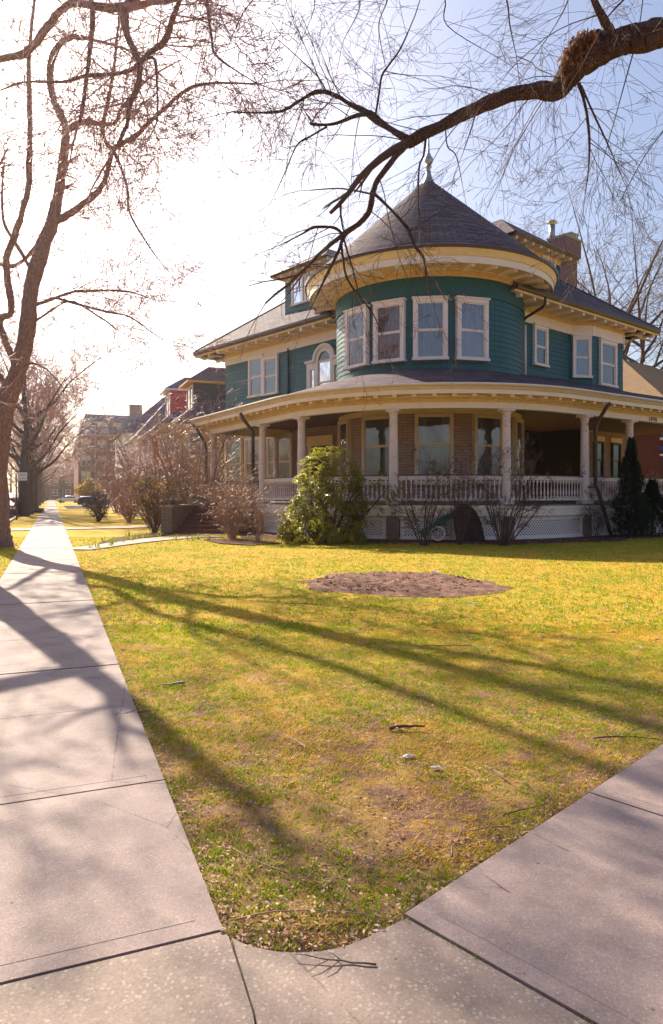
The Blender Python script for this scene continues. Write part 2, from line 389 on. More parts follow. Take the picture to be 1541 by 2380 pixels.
def turf():
    m, nt, bs = nodes('lawn_ground'); v = coord(nt)
    n1 = N(nt, 'ShaderNodeTexNoise', {'Vector': v, 'Scale': .55, 'Detail': 7, 'Roughness': .7}).outputs[0]
    n2 = N(nt, 'ShaderNodeTexNoise', {'Vector': v, 'Scale': 7, 'Detail': 9, 'Roughness': .75}).outputs[0]
    n3 = N(nt, 'ShaderNodeTexNoise', {'Vector': v, 'Scale': 1.6, 'Detail': 6, 'Roughness': .8}).outputs[0]
    c = ramp(nt, n1, [(.32, (.34, .33, .015)), (.5, (.62, .38, .03)), (.66, (.22, .28, .012))])
    c = mix(nt, ramp(nt, n2, [(.35, 0), (.65, .75)]), c, (.40, .27, .07))
    d = ramp(nt, n3, [(.48, 0), (.58, .9)])
    near = N(nt, 'ShaderNodeSeparateXYZ', {0: v}).outputs[1]
    k = N(nt, 'ShaderNodeMapRange', {0: near, 1: 2.0, 2: 10.0, 3: 1.0, 4: .15}).outputs[0]
    k0 = N(nt, 'ShaderNodeMapRange', {0: near, 1: 2.0, 2: 8.0, 3: .85, 4: 0}).outputs[0]
    f = N(nt, 'ShaderNodeMath', {0: d, 1: k, 2: k0}, operation='MULTIPLY_ADD').outputs[0]
    c = mix(nt, f, c, ramp(nt, n2, [(.3, (.13, .07, .045)), (.6, (.33, .19, .13))]))
    nt.links.new(c, bs.inputs['Base Color']); bs.inputs['Roughness'].default_value = .95; bs.inputs['Specular IOR Level'].default_value = .1
    bump(nt, bs, n2, 1.0, .05); return m
MT['turf'] = turf()
# ------------------------------------------------------------ ground, pavements
U = Vector((-math.sin(R_(22.1)), math.cos(R_(22.1)), 0)); V_ = Vector((-math.cos(R_(22.1)), -math.sin(R_(22.1)), 0))
def SV(s, c): return U * s + V_ * c          # left street frame: s along, c to its left
RD = Vector((math.sin(R_(46)), math.cos(R_(46)), 0)); RN = Vector((math.cos(R_(46)), -math.sin(R_(46)), 0))
g = MB()
xs = [-600, -200, -80, -40, -20, -10, 0, 10, 20, 40, 80, 200, 600]
for i in range(len(xs) - 1):
    for j in range(len(xs) - 1):
        y0 = [-40, 0, 5, 10, 20, 30, 45, 60, 90, 140, 250, 500, 900]
        g.poly([(xs[i], y0[j], 0), (xs[i + 1], y0[j], 0), (xs[i + 1], y0[j + 1], 0), (xs[i], y0[j + 1], 0)])
struct(build(g, 'ground', MT['turf']))
CL, CR = .89, -.573
KERB = 2.25
def slab_strip(name, o, d, n, s0, s1, step, c0, c1, z=.03, gap=.008, mat='conc', ph=0, edge=True):
    g = MB(); s = s0; k = 0
    while s < s1:
        e = min(s + step, s1); a = gap / 2 if k or ph else 0
        q = [o + d * (s + a) + n * c0, o + d * (s + a) + n * c1, o + d * (e - gap / 2) + n * c1, o + d * (e - gap / 2) + n * c0]
        dz = .004 * math.sin(k * 2.3)
        # tooled edge band: the border sits 1.5 mm lower than the brushed field
        b = [p + Vector((0, 0, z + dz)) for p in q]
        g.prism([(p.x, p.y) for p in b], -.08, z + dz)
        if edge and (o + d * s).length < 16:
            bw = .085
            f = [o + d * (s + a + bw) + n * (c0 + math.copysign(bw, c1 - c0)), o + d * (s + a + bw) + n * (c1 - math.copysign(bw, c1 - c0)),
                 o + d * (e - bw) + n * (c1 - math.copysign(bw, c1 - c0)), o + d * (e - bw) + n * (c0 + math.copysign(bw, c1 - c0))]
            g.prism([(p.x, p.y) for p in f], z + dz - .01, z + dz + .0012)
        s = e; k += 1
    return struct(build(g, name, MT[mat]))
Z3 = Vector((0, 0, 0))
slab_strip('sidewalk', Z3, U, V_, 2.457, 230, 1.405, CR, CL)
p0 = G(940, 2141)
slab_strip('side_street_sidewalk', p0, RD, RN, 0, 40, 1.51, 0, 1.6)
# soil under all joints
g = MB()
def sheet(g, pts, z): g.poly([(p[0], p[1], z) for p in pts])
sheet(g, [SV(-3, CR + .04), SV(230, CR + .04), SV(230, CL - .0), SV(-3, CL - .0)], .008)
struct(build(g, 'joint_soil', MT['soil']))
g = MB(); sheet(g, [p0 - RD * .1 - RN * .03, p0 + RD * 40 - RN * .03, p0 + RD * 40 + RN * 1.65, p0 - RD * .1 + RN * 1.65], .008)
struct(build(g, 'joint_soil', MT['soil']))
# corner pavement in two old aggregate slabs, lawn corner rounded
a0 = G(518, 2178); a1 = G(534, 2193)
curve = [G(x, y) for x, y in ((560, 2205), (590, 2216), (640, 2226), (690, 2229), (745, 2226), (800, 2215), (850, 2195), (895, 2172), (936, 2151))]
gl = .008
farl = a0 + V_ * 3.2
A = [a0 - U * gl, a1 - Vector((.004, 0, 0)), G(562, 2290), G(588, 2375), G(640, 2700) , Vector((-.2, -1.0, 0)), farl - U * 3.6, farl - U * gl]
B = [a1 + Vector((.006, 0, 0))] + curve + [p0 - RD * gl + RN * .02, p0 - RD * gl + RN * 3.0, Vector((3.2, -1.0, 0)), Vector((-.18, -1.0, 0)), G(650, 2700), G(594, 2375), G(568, 2290)]
g = MB(); g.prism([(p.x, p.y) for p in A][::-1], -.08, .026); g.prism([(p.x, p.y) for p in B][::-1], -.08, .023)
struct(build(g, 'corner_pavement', MT['agg']))
g = MB(); sheet(g, [farl + U * .05 + Vector((0, 0, 0)), a0 + U * .02, p0 + RD * .02, p0 + RD * .02 + RN * 3.1, Vector((3.2, -1, 0)), Vector((-3.5, -1, 0))][::-1], .004)
struct(build(g, 'joint_soil', MT['soil']))
# carriageway, kerb, crossing paths
g = MB(); sheet(g, [SV(-20, KERB + .15), SV(300, KERB + .15), SV(300, KERB + 10.5), SV(-20, KERB + 10.5)], .006)
struct(build(g, 'road', MT['asphalt']))
g = MB()
for c in (KERB, KERB + 10.4):
    s = 0
    while s < 220:
        q = [SV(s + .01, c), SV(s + 2.99, c), SV(s + 2.99, c + .15), SV(s + .01, c + .15)]
        g.prism([(p.x, p.y) for p in q][::-1], -.05, .10 if c < 5 else .12); s += 3
struct(build(g, 'kerb', MT['conc']))
slab_strip('far_sidewalk', Z3, U, V_, 10, 220, 3, KERB + 12, KERB + 13.6, edge=False)
def gpath(name, pts, w_, mat='conc', z=.034):
    g = MB(); L = []; Rr = []
    for i, p in enumerate(pts):
        t = (pts[min(i + 1, len(pts) - 1)] - pts[max(i - 1, 0)]).normalized(); n = Vector((-t.y, t.x, 0))
        ww = w_[i] if hasattr(w_, '__len__') else w_
        L.append(p + n * ww / 2); Rr.append(p - n * ww / 2)
    for i in range(len(pts) - 1):
        q = [L[i], Rr[i], Rr[i + 1], L[i + 1]]
        g.prism([(p.x, p.y) for p in q], -.05, z + .001 * (i % 2))
    return struct(build(g, name, MT[mat]))
gpath('neighbour_path', [SV(34.4, CL + 2.0), SV(34.4, CL + .01)], 1.9)
gpath('neighbour_path', [SV(34.6, CR - .01), SV(34.9, CR - 4), SV(35.3, CR - 8.5)], 1.9)
# front path of the house
gpath('front_path', [G(178, 1279), G(235, 1271), G(300, 1262), G(370, 1254), G(440, 1249), G(505, 1247)], [.9, .9, 1.0, 1.2, 1.3, 1.4])
struct(build((lambda g: (sheet(g, [SV(84, CR - 1), SV(84, CR - 13), SV(110, CR - 13), SV(110, CR - 1)][::-1], .02), g)[1])(MB()), 'driveway', MT['asphalt']))

# ------------------------------------------------------------ spring haze
hm = bpy.data.materials.new('haze'); hm.use_nodes = True; hn = hm.node_tree; hn.nodes.clear()
ho = N(hn, 'ShaderNodeOutputMaterial'); pv = N(hn, 'ShaderNodeVolumePrincipled', {'Color': (1, .97, .97, 1), 'Density': .0003, 'Anisotropy': .72}); hn.links.new(pv.outputs[0], ho.inputs['Volume'])
g = MB(); g.prism([(-330, -60), (330, -60), (330, 500), (-330, 500)], -1.0, 40); hz = build(g, 'haze', hm); tag(hz, 'thin bright haze filling the street', 'haze', kind='stuff')
# ------------------------------------------------------------ the corner house
C = (4.35, 30.9)
H = thing('corner_house', 'large teal shingled corner house with round conical-roofed tower and curved wraparound porch', 'house', (C[0], C[1], 0))
def seg(a, b, st):
    n = max(1, int(math.ceil((b - a) / st))); return [a + (b - a) * i / n for i in range(n + 1)]
def lap(z0, z1, h=.205, out=.022):
    """overlapping courses: each one leans out to its lower edge"""
    pr = []; n = max(1, round((z1 - z0) / h)); d = (z1 - z0) / n
    for i in range(n):
        pr += [(out, z0 + i * d), (.002, z0 + (i + 1) * d - .002)]
    return pr
def window(name, parent, base, n, w, h, cas=.14, curtain=True, recess=0.0, crown=.06, split=.5, cmat='trimw', room='dark', shade=0.0, muntin=0, sill=True, d1=.135, label=None, glassy=True, back=.012, sides=0):
    n = Vector((n[0], n[1], 0)).normalized(); r = Vector((-n.y, n.x, 0)); b = base - n * 0
    f = MB(); r2 = (r.x, r.y); n2 = (n.x, n.y); o = (b.x, b.y, b.z)
    hw = w / 2; t = d1
    f.obox(o, r2, n2, -hw, -hw + cas, 0.10, h - cas, -recess, t); f.obox(o, r2, n2, hw - cas, hw, 0.10, h - cas, -recess, t)
    f.obox(o, r2, n2, -hw, hw, h - cas, h, -recess, t + .004)
    if crown: f.obox(o, r2, n2, -hw - .05, hw + .05, h, h + crown, -recess, t + .06)
    f.obox(o, r2, n2, -hw - (.04 if sill else 0), hw + (.04 if sill else 0), 0, .10, -recess, t + (.05 if sill else .003))
    W = build(f, name, MT[cmat], parent, label=label)
    sx = hw - cas; z0, z1 = .10, h - cas; zm = z0 + (z1 - z0) * split
    s = MB(); e = .045; ds = t - .055
    for a, bb, zz0, zz1, dd in ((-sx, sx, zm, z1, ds), (-sx, sx, z0, zm, ds - .02)):
        s.obox(o, r2, n2, a, a + e, zz0, zz1, dd - .02, dd + .012); s.obox(o, r2, n2, bb - e, bb, zz0, zz1, dd - .02, dd + .012)
        s.obox(o, r2, n2, a + e, bb - e, zz0, zz0 + e * 1.1, dd - .02, dd + .012); s.obox(o, r2, n2, a + e, bb - e, zz1 - e, zz1, dd - .02, dd + .012)
    for k in range(muntin):
        x = -sx + 2 * sx * (k + 1) / (muntin + 1)
        s.obox(o, r2, n2, x - .012, x + .012, zm + e, z1 - e, ds - .015, ds + .008)
    if muntin:
        for k in range(2):
            z = zm + (z1 - zm) * (k + 1) / 3
            s.obox(o, r2, n2, -sx + e, sx - e, z - .012, z + .012, ds - .013, ds + .006)
    build(s, 'sash', MT[cmat], W)
    if curtain:
        c = MB(); m = 52; pr = None
        for k in range(m + 1):
            x = -sx + 2 * sx * k / m; dd = back + .014 + .012 * math.sin(k * 1.3 + base.x) + .006 * math.sin(k * .5)
            p = b + r * x + n * dd; q = [(p.x, p.y, b.z + z0), (p.x, p.y, b.z + z1)]
            if pr: c.poly([pr[0], q[0], q[1], pr[1]], None, 0, True)
            pr = q
        build(c, 'curtain', MT['curtain'], W)
    if sides:
        c = MB()
        for x0, x1 in ((-sx, -sx + 2 * sx * sides), (sx - 2 * sx * sides, sx)):
            pr = None
            for k in range(19):
                x = x0 + (x1 - x0) * k / 18; dd = back + .02 + .014 * math.sin(k * 1.5); p = b + r * x + n * dd; q = [(p.x, p.y, b.z + z0), (p.x, p.y, b.z + z1)]
                if pr: c.poly([pr[0], q[0], q[1], pr[1]], None, 0, True)
                pr = q
        build(c, 'curtain', MT['curtain'], W)
    if shade:
        c = MB(); c.obox(o, r2, n2, -sx, sx, z1 - (z1 - z0) * shade, z1, back + .001, back + .012); build(c, 'blind', MT['shade'], W)
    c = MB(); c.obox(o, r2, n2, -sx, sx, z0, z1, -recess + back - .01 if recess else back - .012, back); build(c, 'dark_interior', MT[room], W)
    p = MB(); dg = ds - .006
    def q4(a, bb, zz0, zz1, dd): p.poly([tuple(b + r * a + n * dd + Vector((0, 0, zz0))), tuple(b + r * bb + n * dd + Vector((0, 0, zz0))), tuple(b + r * bb + n * dd + Vector((0, 0, zz1))), tuple(b + r * a + n * dd + Vector((0, 0, zz1)))])
    q4(-sx, sx, zm, z1, dg); q4(-sx, sx, z0, zm, dg - .02); build(p, 'pane', MT['glass'], W)
    return W
def walk(path, a, b, step, off):
    n = max(1, round((b - a) / step)); out = []
    for i in range(n + 1):
        out.append(path.at(a + (b - a) * i / n, off))
    return out
def blocks(mb, path, a, b, step, off, w_, d0, d1, z0, z1):
    for x, y, nx, ny in walk(path, a, b, step, off):
        mb.obox((x, y, 0), (-ny, nx), (nx, ny), -w_ / 2, w_ / 2, z0, z1, d0, d1)
def bracket_mesh(L, h, w_):
    """rafter tail: tapering beam with a square end block, outward = +y"""
    m = MB(); hw = w_ / 2
    m.hexa([(-hw, 0, -h * .55), (hw, 0, -h * .55), (hw, L * .8, -h * .75), (-hw, L * .8, -h * .75), (-hw, 0, 0), (hw, 0, 0), (hw, L * .8, 0), (-hw, L * .8, 0)])
    m.hexa([(-hw * 1.25, L * .8, -h), (hw * 1.25, L * .8, -h), (hw * 1.25, L, -h), (-hw * 1.25, L, -h), (-hw * 1.25, L * .8, -.002), (hw * 1.25, L * .8, -.002), (hw * 1.25, L, -.002), (-hw * 1.25, L, -.002)])
    return m
def brackets(parent, path, a, b, step, off, z, L, h, w_, mats):
    pr = None
    for x, y, nx, ny in walk(path, a, b, step, off):
        rz = math.atan2(ny, nx) - math.pi / 2
        if pr is None: pr = build(bracket_mesh(L, h, w_), 'eave_bracket', mats, parent, loc=(x, y, z), rot=rz)
        else: inst(pr, parent, (x, y, z), rz)
# --- tower
RT = 4.12
TW = Path(C, RT, -180, 180)
def phs(a, b, st=3.0): return [RT * R_(x + 180) for x in seg(a, b, st)]
ss = [RT * R_(x) for x in seg(0, 360, 4)]
m = MB(); m.sweep(TW, ss, lap(6.1, 9.36), cap=False); build(m, 'tower_wall', MT['teal'], H)
m = MB(); m.sweep(TW, ss, [(.05, 9.36), (.03, 10.16)], cap=False); m.sweep(TW, ss, [(.0, 9.36), (.05, 9.36)], cap=False); build(m, 'diagonal_shingle_band', MT['diag'], H)
m = MB(); m.sweep(TW, ss, [(.03, 10.10), (.12, 10.10), (.12, 10.14), (.10, 10.14), (.10, 10.28), (.16, 10.30), (.16, 10.36)], cap=False, smooth=False)
blocks(m, TW, 0, 2 * math.pi * RT, .115, .10, .06, 0, .055, 10.16, 10.27)
build(m, 'dentil_band', MT['cream'], H)
# tower roof with its eave
m = MB(); m.sweep(TW, ss, [(.1, 10.36), (1.18, 10.33)], cap=False); SF = build(m, 'tower_soffit', MT['cream'], H)
brackets(SF, TW, 0, 2 * math.pi * RT * (1 - 1 / 34), 2 * math.pi * RT / 34, .16, 10.345, .95, .17, .11, MT['trimw'])
m = MB(); m.sweep(TW, ss, [(1.18, 10.24), (1.22, 10.24), (1.24, 10.56), (1.10, 10.56)], cap=False); build(m, 'fascia', MT['white'], H)
m = MB(); m.sweep(TW, ss, [(1.245, 10.50), (1.27, 10.50), (1.36, 10.76), (1.20, 10.80)], cap=False); build(m, 'crown_moulding', MT['cream'], H)
m = MB(); m.sweep(TW, ss, [(1.30, 10.762), (1.43, 10.762), (1.45, 10.86), (1.30, 10.93)], cap=False); build(m, 'gutter', MT['brown'], H)
m = MB(); prof = []
N_ = 30; top = 15.75
for i in range(N_ + 1):
    f = i / N_; rr = (RT + 1.33) * (1 - f) + .07 * f; z = 10.90 + (top - 10.90) * f
    prof.append((rr - RT, z))
    if i < N_: prof.append((rr - RT - .022, z + .004))
m.sweep(TW, [RT * R_(x) for x in seg(0, 360, 5)], prof, cap=False); CR_ = build(m, 'tower_roof', MT['roof'], H)
m = MB()
m.lathe([(.30, 15.50), (.26, 15.62), (.17, 15.8), (.10, 16.1), (.09, 16.25), (.15, 16.28), (.15, 16.34), (.09, 16.38), (.19, 16.5), (.22, 16.6), (.19, 16.72), (.09, 16.82), (.12, 16.86), (.06, 16.95), (.05, 17.3), (.02, 18.1), (.005, 18.15)], (C[0], C[1], 0), 14)
build(m, 'finial', MT['metal'], H)
for ph in (-52.2, -29.6, -7.0, 15.8):
    a = R_(ph); n = (math.sin(a), -math.cos(a)); b = Vector((C[0] + RT * n[0], C[1] + RT * n[1], 6.83))
    window('tower_window', H, b, n, 1.34, 2.4, .15, recess=.07, back=.035, d1=.165)
# --- first storey brick round
RB = 3.98
TB = Path(C, RB, -180, 180)
m = MB(); m.sweep(TB, [RB * R_(x) for x in seg(60, 275, 4)], [(0, 1.2), (0, 5.06)], cap=False, smooth=True); build(m, 'brick_wall', MT['brick'], H)
for ph, w_ in ((-70, 1.15), (-38, 1.45), (-5, 1.5), (27.5, 1.45), (59, 1.1)):
    a = R_(ph); n = (math.sin(a), -math.cos(a)); b = Vector((C[0] + RB * n[0], C[1] + RB * n[1], 2.0))
    window('porch_window', H, b, n, w_, 2.78, .10, recess=.10, back=.05, cmat='cream2', crown=0, curtain=False, split=.56, d1=.16, room='dim', sides=.27)
m = MB(); m.sweep(TB, [RB * R_(x) for x in seg(60, 275, 4)], [(.03, 4.80), (.05, 4.80), (.05, 5.04), (.0, 5.04)], cap=False); build(m, 'lintel_band', MT['cream'], H)
# --- wings
def LW(px, off=0):     # point of the left wall line seen at px
    k = (px - CX) / FO; Y = (22.6 - off) / (.669 + .743 * k) if False else 22.6 / (.669 + .743 * k)
    return Vector((k * Y, Y, 0))
A_ = Vector((-6.25, 40.7, 0)); A1 = LW(800)
LWP = Line(A_, A1)      # left wing wall, outward to camera-left
K0 = Vector((7.95, 29.82, 0)); K1 = Vector((11.30, 32.65, 0)); K2 = Vector((12.39, 32.80, 0)); K3 = Vector((14.68, 34.72, 0)); KE = Vector((11.6, 38.4, 0))
def wall_lap(path, z0, z1, name='upper_wall', parent=H):
    m = MB(); m.sweep(path, [0, path.L], lap(z0, z1)); return build(m, name, MT['teal'], parent)
ZW = 9.42
wall_lap(LWP, 5.6, ZW)
for a, b in ((K0, K1), (K1, K2), (K2, K3), (K3, KE)): wall_lap(Line(a, b), 5.6, ZW)
back = Vector((-1.2, 45.2, 0))
wall_lap(Line(back, A_), 1.2, ZW); 
# frieze + dentils on wings
def frieze(path, z0=9.36, z1=9.86, a=0, b=None):
    b = path.L if b is None else b
    m = MB(); m.sweep(path, [a, b], [(0, z0), (.06, z0), (.06, z1 - .22), (0, z1 - .22)]); build(m, 'frieze_board', MT['white'], H)
    m = MB(); m.sweep(path, [a, b], [(0, z1 - .222), (.08, z1 - .222), (.08, z1 - .19), (.07, z1 - .19), (.07, z1 - .03), (.12, z1 - .02), (.12, z1 + .02), (0, z1 + .02)])
    blocks(m, path, a + .05, b - .05, .115, .07, .06, 0, .055, z1 - .18, z1 - .05)
    build(m, 'dentil_band', MT['cream'], H)
for a, b in ((A_, A1), (K0, K1), (K1, K2), (K2, K3), (K3, KE)): frieze(Line(a, b), 9.2)
frieze(Line(back, A_), 9.2)
# drop of the frieze over the arched window side is thinner: corner boards
for pt, n in ((A_, (-.3, -.95)), (K3, (.95, -.3))):
    pass
# wing roofs. eave lines
nL = Vector((-.743, -.669, 0)); dL = Vector((-.669, .743, 0)); nR = Vector((.643, -.766, 0)); dR = Vector((.766, .643, 0))
EL0 = Vector((-8.05, 41.45, 0)); t_ = -21.5
EL0 = Vector((-8.2, 41.3, 0)); EL1 = EL0 - dL * 12.2
ER1 = Vector((16.9, 35.6, 0)); ER0 = Vector((7.41, 27.75, 0))
LE = Line(EL0, EL1); RE = Line(ER0, ER1)
dR2 = (ER1 - ER0).normalized()
backL = EL0 - nL * 9; backR = ER1 - nR * 9
for nm, path, wall_off in (('L', LE, 1.1), ('R', RE, 1.32)):
    m = MB(); m.sweep(path, [0, path.L], [(-wall_off - .7, 9.86), (-.1, 9.86), (-.1, 9.83), (0, 9.83), (0, 9.9)]); so_ = build(m, 'soffit', MT['cream'], H)
    brackets(so_, path, .5, path.L - .4, .92, -wall_off + .08, 9.857, wall_off - .14, .15, .11, MT['white'])
    m = MB(); m.sweep(path, [0, path.L], [(-.04, 9.90), (.0, 9.90), (.0, 9.99), (-.04, 9.99)]); build(m, 'fascia', MT['cream'], H)
    m = MB(); m.sweep(path, [-.03, path.L + .03] if False else [0, path.L], [(.004, 9.92), (.10, 9.94), (.14, 10.02), (.13, 10.14), (.10, 10.14), (.004, 10.16)]); build(m, 'gutter', MT['brown'], H)
# end soffits (beyond the gable ends of the walls)
for p, q in ((EL0 - nL * 9, EL0), (ER1, ER1 - nR * 9)):
    e = Line(p, q); m = MB(); m.sweep(e, [0, e.L], [(-2.1, 9.86), (-.1, 9.86), (-.1, 9.83), (0, 9.83), (0, 9.9)]); so_ = build(m, 'soffit', MT['cream'], H)
    brackets(so_, e, .6, e.L - .5, .95, -1.5, 9.857, 1.36, .15, .11, MT['white'])
    m = MB(); m.sweep(e, [0, e.L], [(.0, 9.92), (.10, 9.94), (.14, 10.02), (.13, 10.14), (-.04, 10.16)]); build(m, 'gutter', MT['brown'], H)
# roof planes (pitch .75, deck 5 m in)
RP, RUN = .75, 5.0
def z_in(t): return 10.17 + RP * t
def rp(p, t): return (p.x, p.y, z_in(t))
m = MB()
hipL = EL0 + (-nL - dL) * RUN; hipR = ER1 + (-nR - dR) * RUN
m.poly([rp(EL0, 0), rp(EL1, 0), rp(EL1 - nL * RUN, RUN), rp(hipL, RUN)])
m.poly([rp(backL, 0), rp(EL0, 0), rp(hipL, RUN), rp(backL + (-dL) * RUN, RUN)])
m.poly([rp(ER0, 0), rp(ER1, 0), rp(hipR, RUN), rp(ER0 - nR * RUN, RUN)])
m.poly([rp(ER1, 0), rp(backR, 0), rp(backR - dR * RUN, RUN), rp(hipR, RUN)])
q0 = ER0 - nR * .05
m.poly([rp(ER0, 0), rp(ER0 - nR * RUN, RUN), (ER0 - nR * RUN).to_tuple()[:2] + (9.9,), (ER0.x, ER0.y, 9.9)])
build(m, 'main_roof', MT['roof'], H)
m = MB(); m.poly([rp(hipL, RUN), rp(EL1 - nL * RUN, RUN), rp(ER0 - nR * RUN, RUN), rp(hipR, RUN), rp(backR - dR * RUN, RUN), rp(backL - dL * RUN, RUN)]); build(m, 'roof_deck', MT['roof'], H)
# hip caps
m = MB()
for a, b in ((rp(EL0, 0), rp(hipL, RUN)), (rp(ER1, 0), rp(hipR, RUN))):
    m = MB(); m.tube([Vector(a) + Vector((0, 0, .01)), Vector(b) + Vector((0, 0, .01))], .06, 6); build(m, 'hip_cap', MT['roof'], H)

# --- left wing windows, upper
def lwz(px): p = LW(px); return p
def lwin(px0, px1, ytop, ybot, **k):
    a, b = LW(px0), LW(px1); w_ = (b - a).length; c = (a + b) / 2
    z0 = EH - (ybot - HY) / FO * c.y; z1 = EH - (ytop - HY) / FO * c.y
    return window('wing_window', H, Vector((c.x, c.y, z0)), nL, w_, z1 - z0, **k)
lwin(581, 614.5, 829, 923, cas=.13, curtain=False, split=.5, crown=.05)
lwin(614.5, 649, 829, 918, cas=.13, curtain=False, split=.5, crown=.05, back=.013)
# arched window group
ca = LW(757)
aw = MB(); n2 = (nL.x, nL.y); r2 = (-nL.y, nL.x); zb, zs = 6.3, 8.25; o = (ca.x, ca.y, 0)
def arc_band(mb, r0, r1, d0, d1, zc, x0=0, n=18, a0=0, a1=180):
    for i in range(n):
        t0, t1 = R_(a0 + (a1 - a0) * i / n), R_(a0 + (a1 - a0) * (i + 1) / n)
        def q(r, t, d): return (o[0] + r2[0] * (x0 + r * math.cos(t)) + n2[0] * d, o[1] + r2[1] * (x0 + r * math.cos(t)) + n2[1] * d, zc + r * math.sin(t))
        mb.hexa([q(r0, t0, d0), q(r1, t0, d0), q(r1, t1, d0), q(r0, t1, d0), q(r0, t0, d1), q(r1, t0, d1), q(r1, t1, d1), q(r0, t1, d1)])
arc_band(aw, .46, .66, 0, .13, zs); arc_band(aw, .66, .84, 0, .19, zs)
for i in range(17):
    t = R_(5 + i * 10.6); p = .72
    aw.obox((o[0] + r2[0] * p * math.cos(t), o[1] + r2[1] * p * math.cos(t), zs + p * math.sin(t)), r2, n2, -.03, .03, -.03, .03, .19, .215)
for x0, x1 in ((-.66, -.46), (.46, .66)): aw.obox(o, r2, n2, x0, x1, zb, zs, 0, .13)
for x0 in (-1.33, 1.15): aw.obox(o, r2, n2, x0, x0 + .18, zb, zs, 0, .13)
for x0 in (-1.42, .67): aw.obox(o, r2, n2, x0, x0 + .75, zs, zs + .12, 0, .20)
for x0 in (-1.15, .66): aw.obox(o, r2, n2, x0, x0 + .49, zs - .35, zs, 0, .12)
for x0 in (-1.15, .66): aw.obox(o, r2, n2, x0, x0 + .1, zb, zs - .35, 0, .12); aw.obox(o, r2, n2, x0 + .39, x0 + .49, zb, zs - .35, 0, .12)
aw.obox(o, r2, n2, -.46, .46, zs - .06, zs + .03, 0, .10); aw.obox(o, r2, n2, -.46, .46, 7.15, 7.22, 0, .10)
aw.obox(o, r2, n2, -1.4, 1.4, zb - .1, zb, 0, .2)
AW = build(aw, 'arched_window', MT['white'], H)
gp = MB(); gp.obox(o, r2, n2, -.46, .46, zb, zs, .05, .055); arc_band(gp, 0.01, .46, .05, .055, zs)
gp.obox(o, r2, n2, -1.05, -.76, zb, zs - .35, .05, .055); gp.obox(o, r2, n2, .76, 1.05, zb, zs - .35, .05, .055); build(gp, 'pane', MT['glass'], AW)
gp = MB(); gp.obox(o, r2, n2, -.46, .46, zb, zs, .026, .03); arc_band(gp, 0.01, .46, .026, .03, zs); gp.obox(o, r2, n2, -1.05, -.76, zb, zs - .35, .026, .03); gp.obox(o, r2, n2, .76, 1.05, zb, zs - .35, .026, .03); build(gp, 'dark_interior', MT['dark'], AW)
# downpipe and corner board on the left wing
c_ = LW(672); m = MB(); m.tube([c_ + nL * .07 + Vector((0, 0, 6.5)), c_ + nL * .07 + Vector((0, 0, 9.3))], .05, 8); build(m, 'downspout', MT['slate_dark'], H)
# right wing windows
def win_on(a, b, px0, px1, ytop, ybot, name='wing_window', **k):
    pa = []
    for px in (px0, px1):
        q = (px - CX) / FO; d = b - a; t = (q * a.y - a.x) / (d.x - q * d.y); pa.append(a + d * t)
    w_ = (pa[1] - pa[0]).length; c = (pa[0] + pa[1]) / 2; d = (b - a).normalized(); n = Vector((d.y, -d.x, 0))
    z0 = EH - (ybot - HY) / FO * c.y; z1 = EH - (ytop - HY) / FO * c.y
    return window(name, H, Vector((c.x, c.y, z0)), n, w_, z1 - z0, **k)
win_on(K0, K1, 1237, 1269, 759, 852, curtain=False)
win_on(K1, K2, 1329, 1372, 782, 879, curtain=True)
win_on(K2, K3, 1391, 1429, 794, 899, curtain=True)
m = MB(); q = K3 + Vector((0, 0, 0)); d_ = (K3 - K2).normalized(); nn = (d_.y, -d_.x); m.obox((q.x, q.y, 0), (d_.x, d_.y), nn, -.02, .05, 8.9, 9.64, -.02, .09); build(m, 'corner_board', MT['white'], H)
m = MB(); q = LW(525); m.obox((q.x, q.y, 0), (-nL.y, nL.x), (nL.x, nL.y), -.06, .05, 1.2, 5.2, -.02, .06); build(m, 'corner_board', MT['white'], H)
# downspout beside the tower (white) and brown elbow
tq = Vector((C[0] + (RT + .06) * math.sin(R_(75)), C[1] - (RT + .06) * math.cos(R_(75)), 0))
m = MB(); m.tube([tq + Vector((0, 0, 6.6)), tq + Vector((0, 0, 8.95))], .055, 8)
m.tube([tq + Vector((0, 0, 6.62)), tq + Vector((.02, -.1, 6.5)), tq + Vector((.05, -.25, 6.42))], .06, 8); build(m, 'downspout', MT['trimw'], H)
e0 = P(1268, 700, 28.6); 
m = MB(); m.tube([P(1268, 690, 28.55), P(1266, 708, 28.6), P(1258, 716, 28.75), P(1222, 738, 29.6), P(1217, 745, 29.65)], .06, 8); build(m, 'downspout', MT['brown'], H)
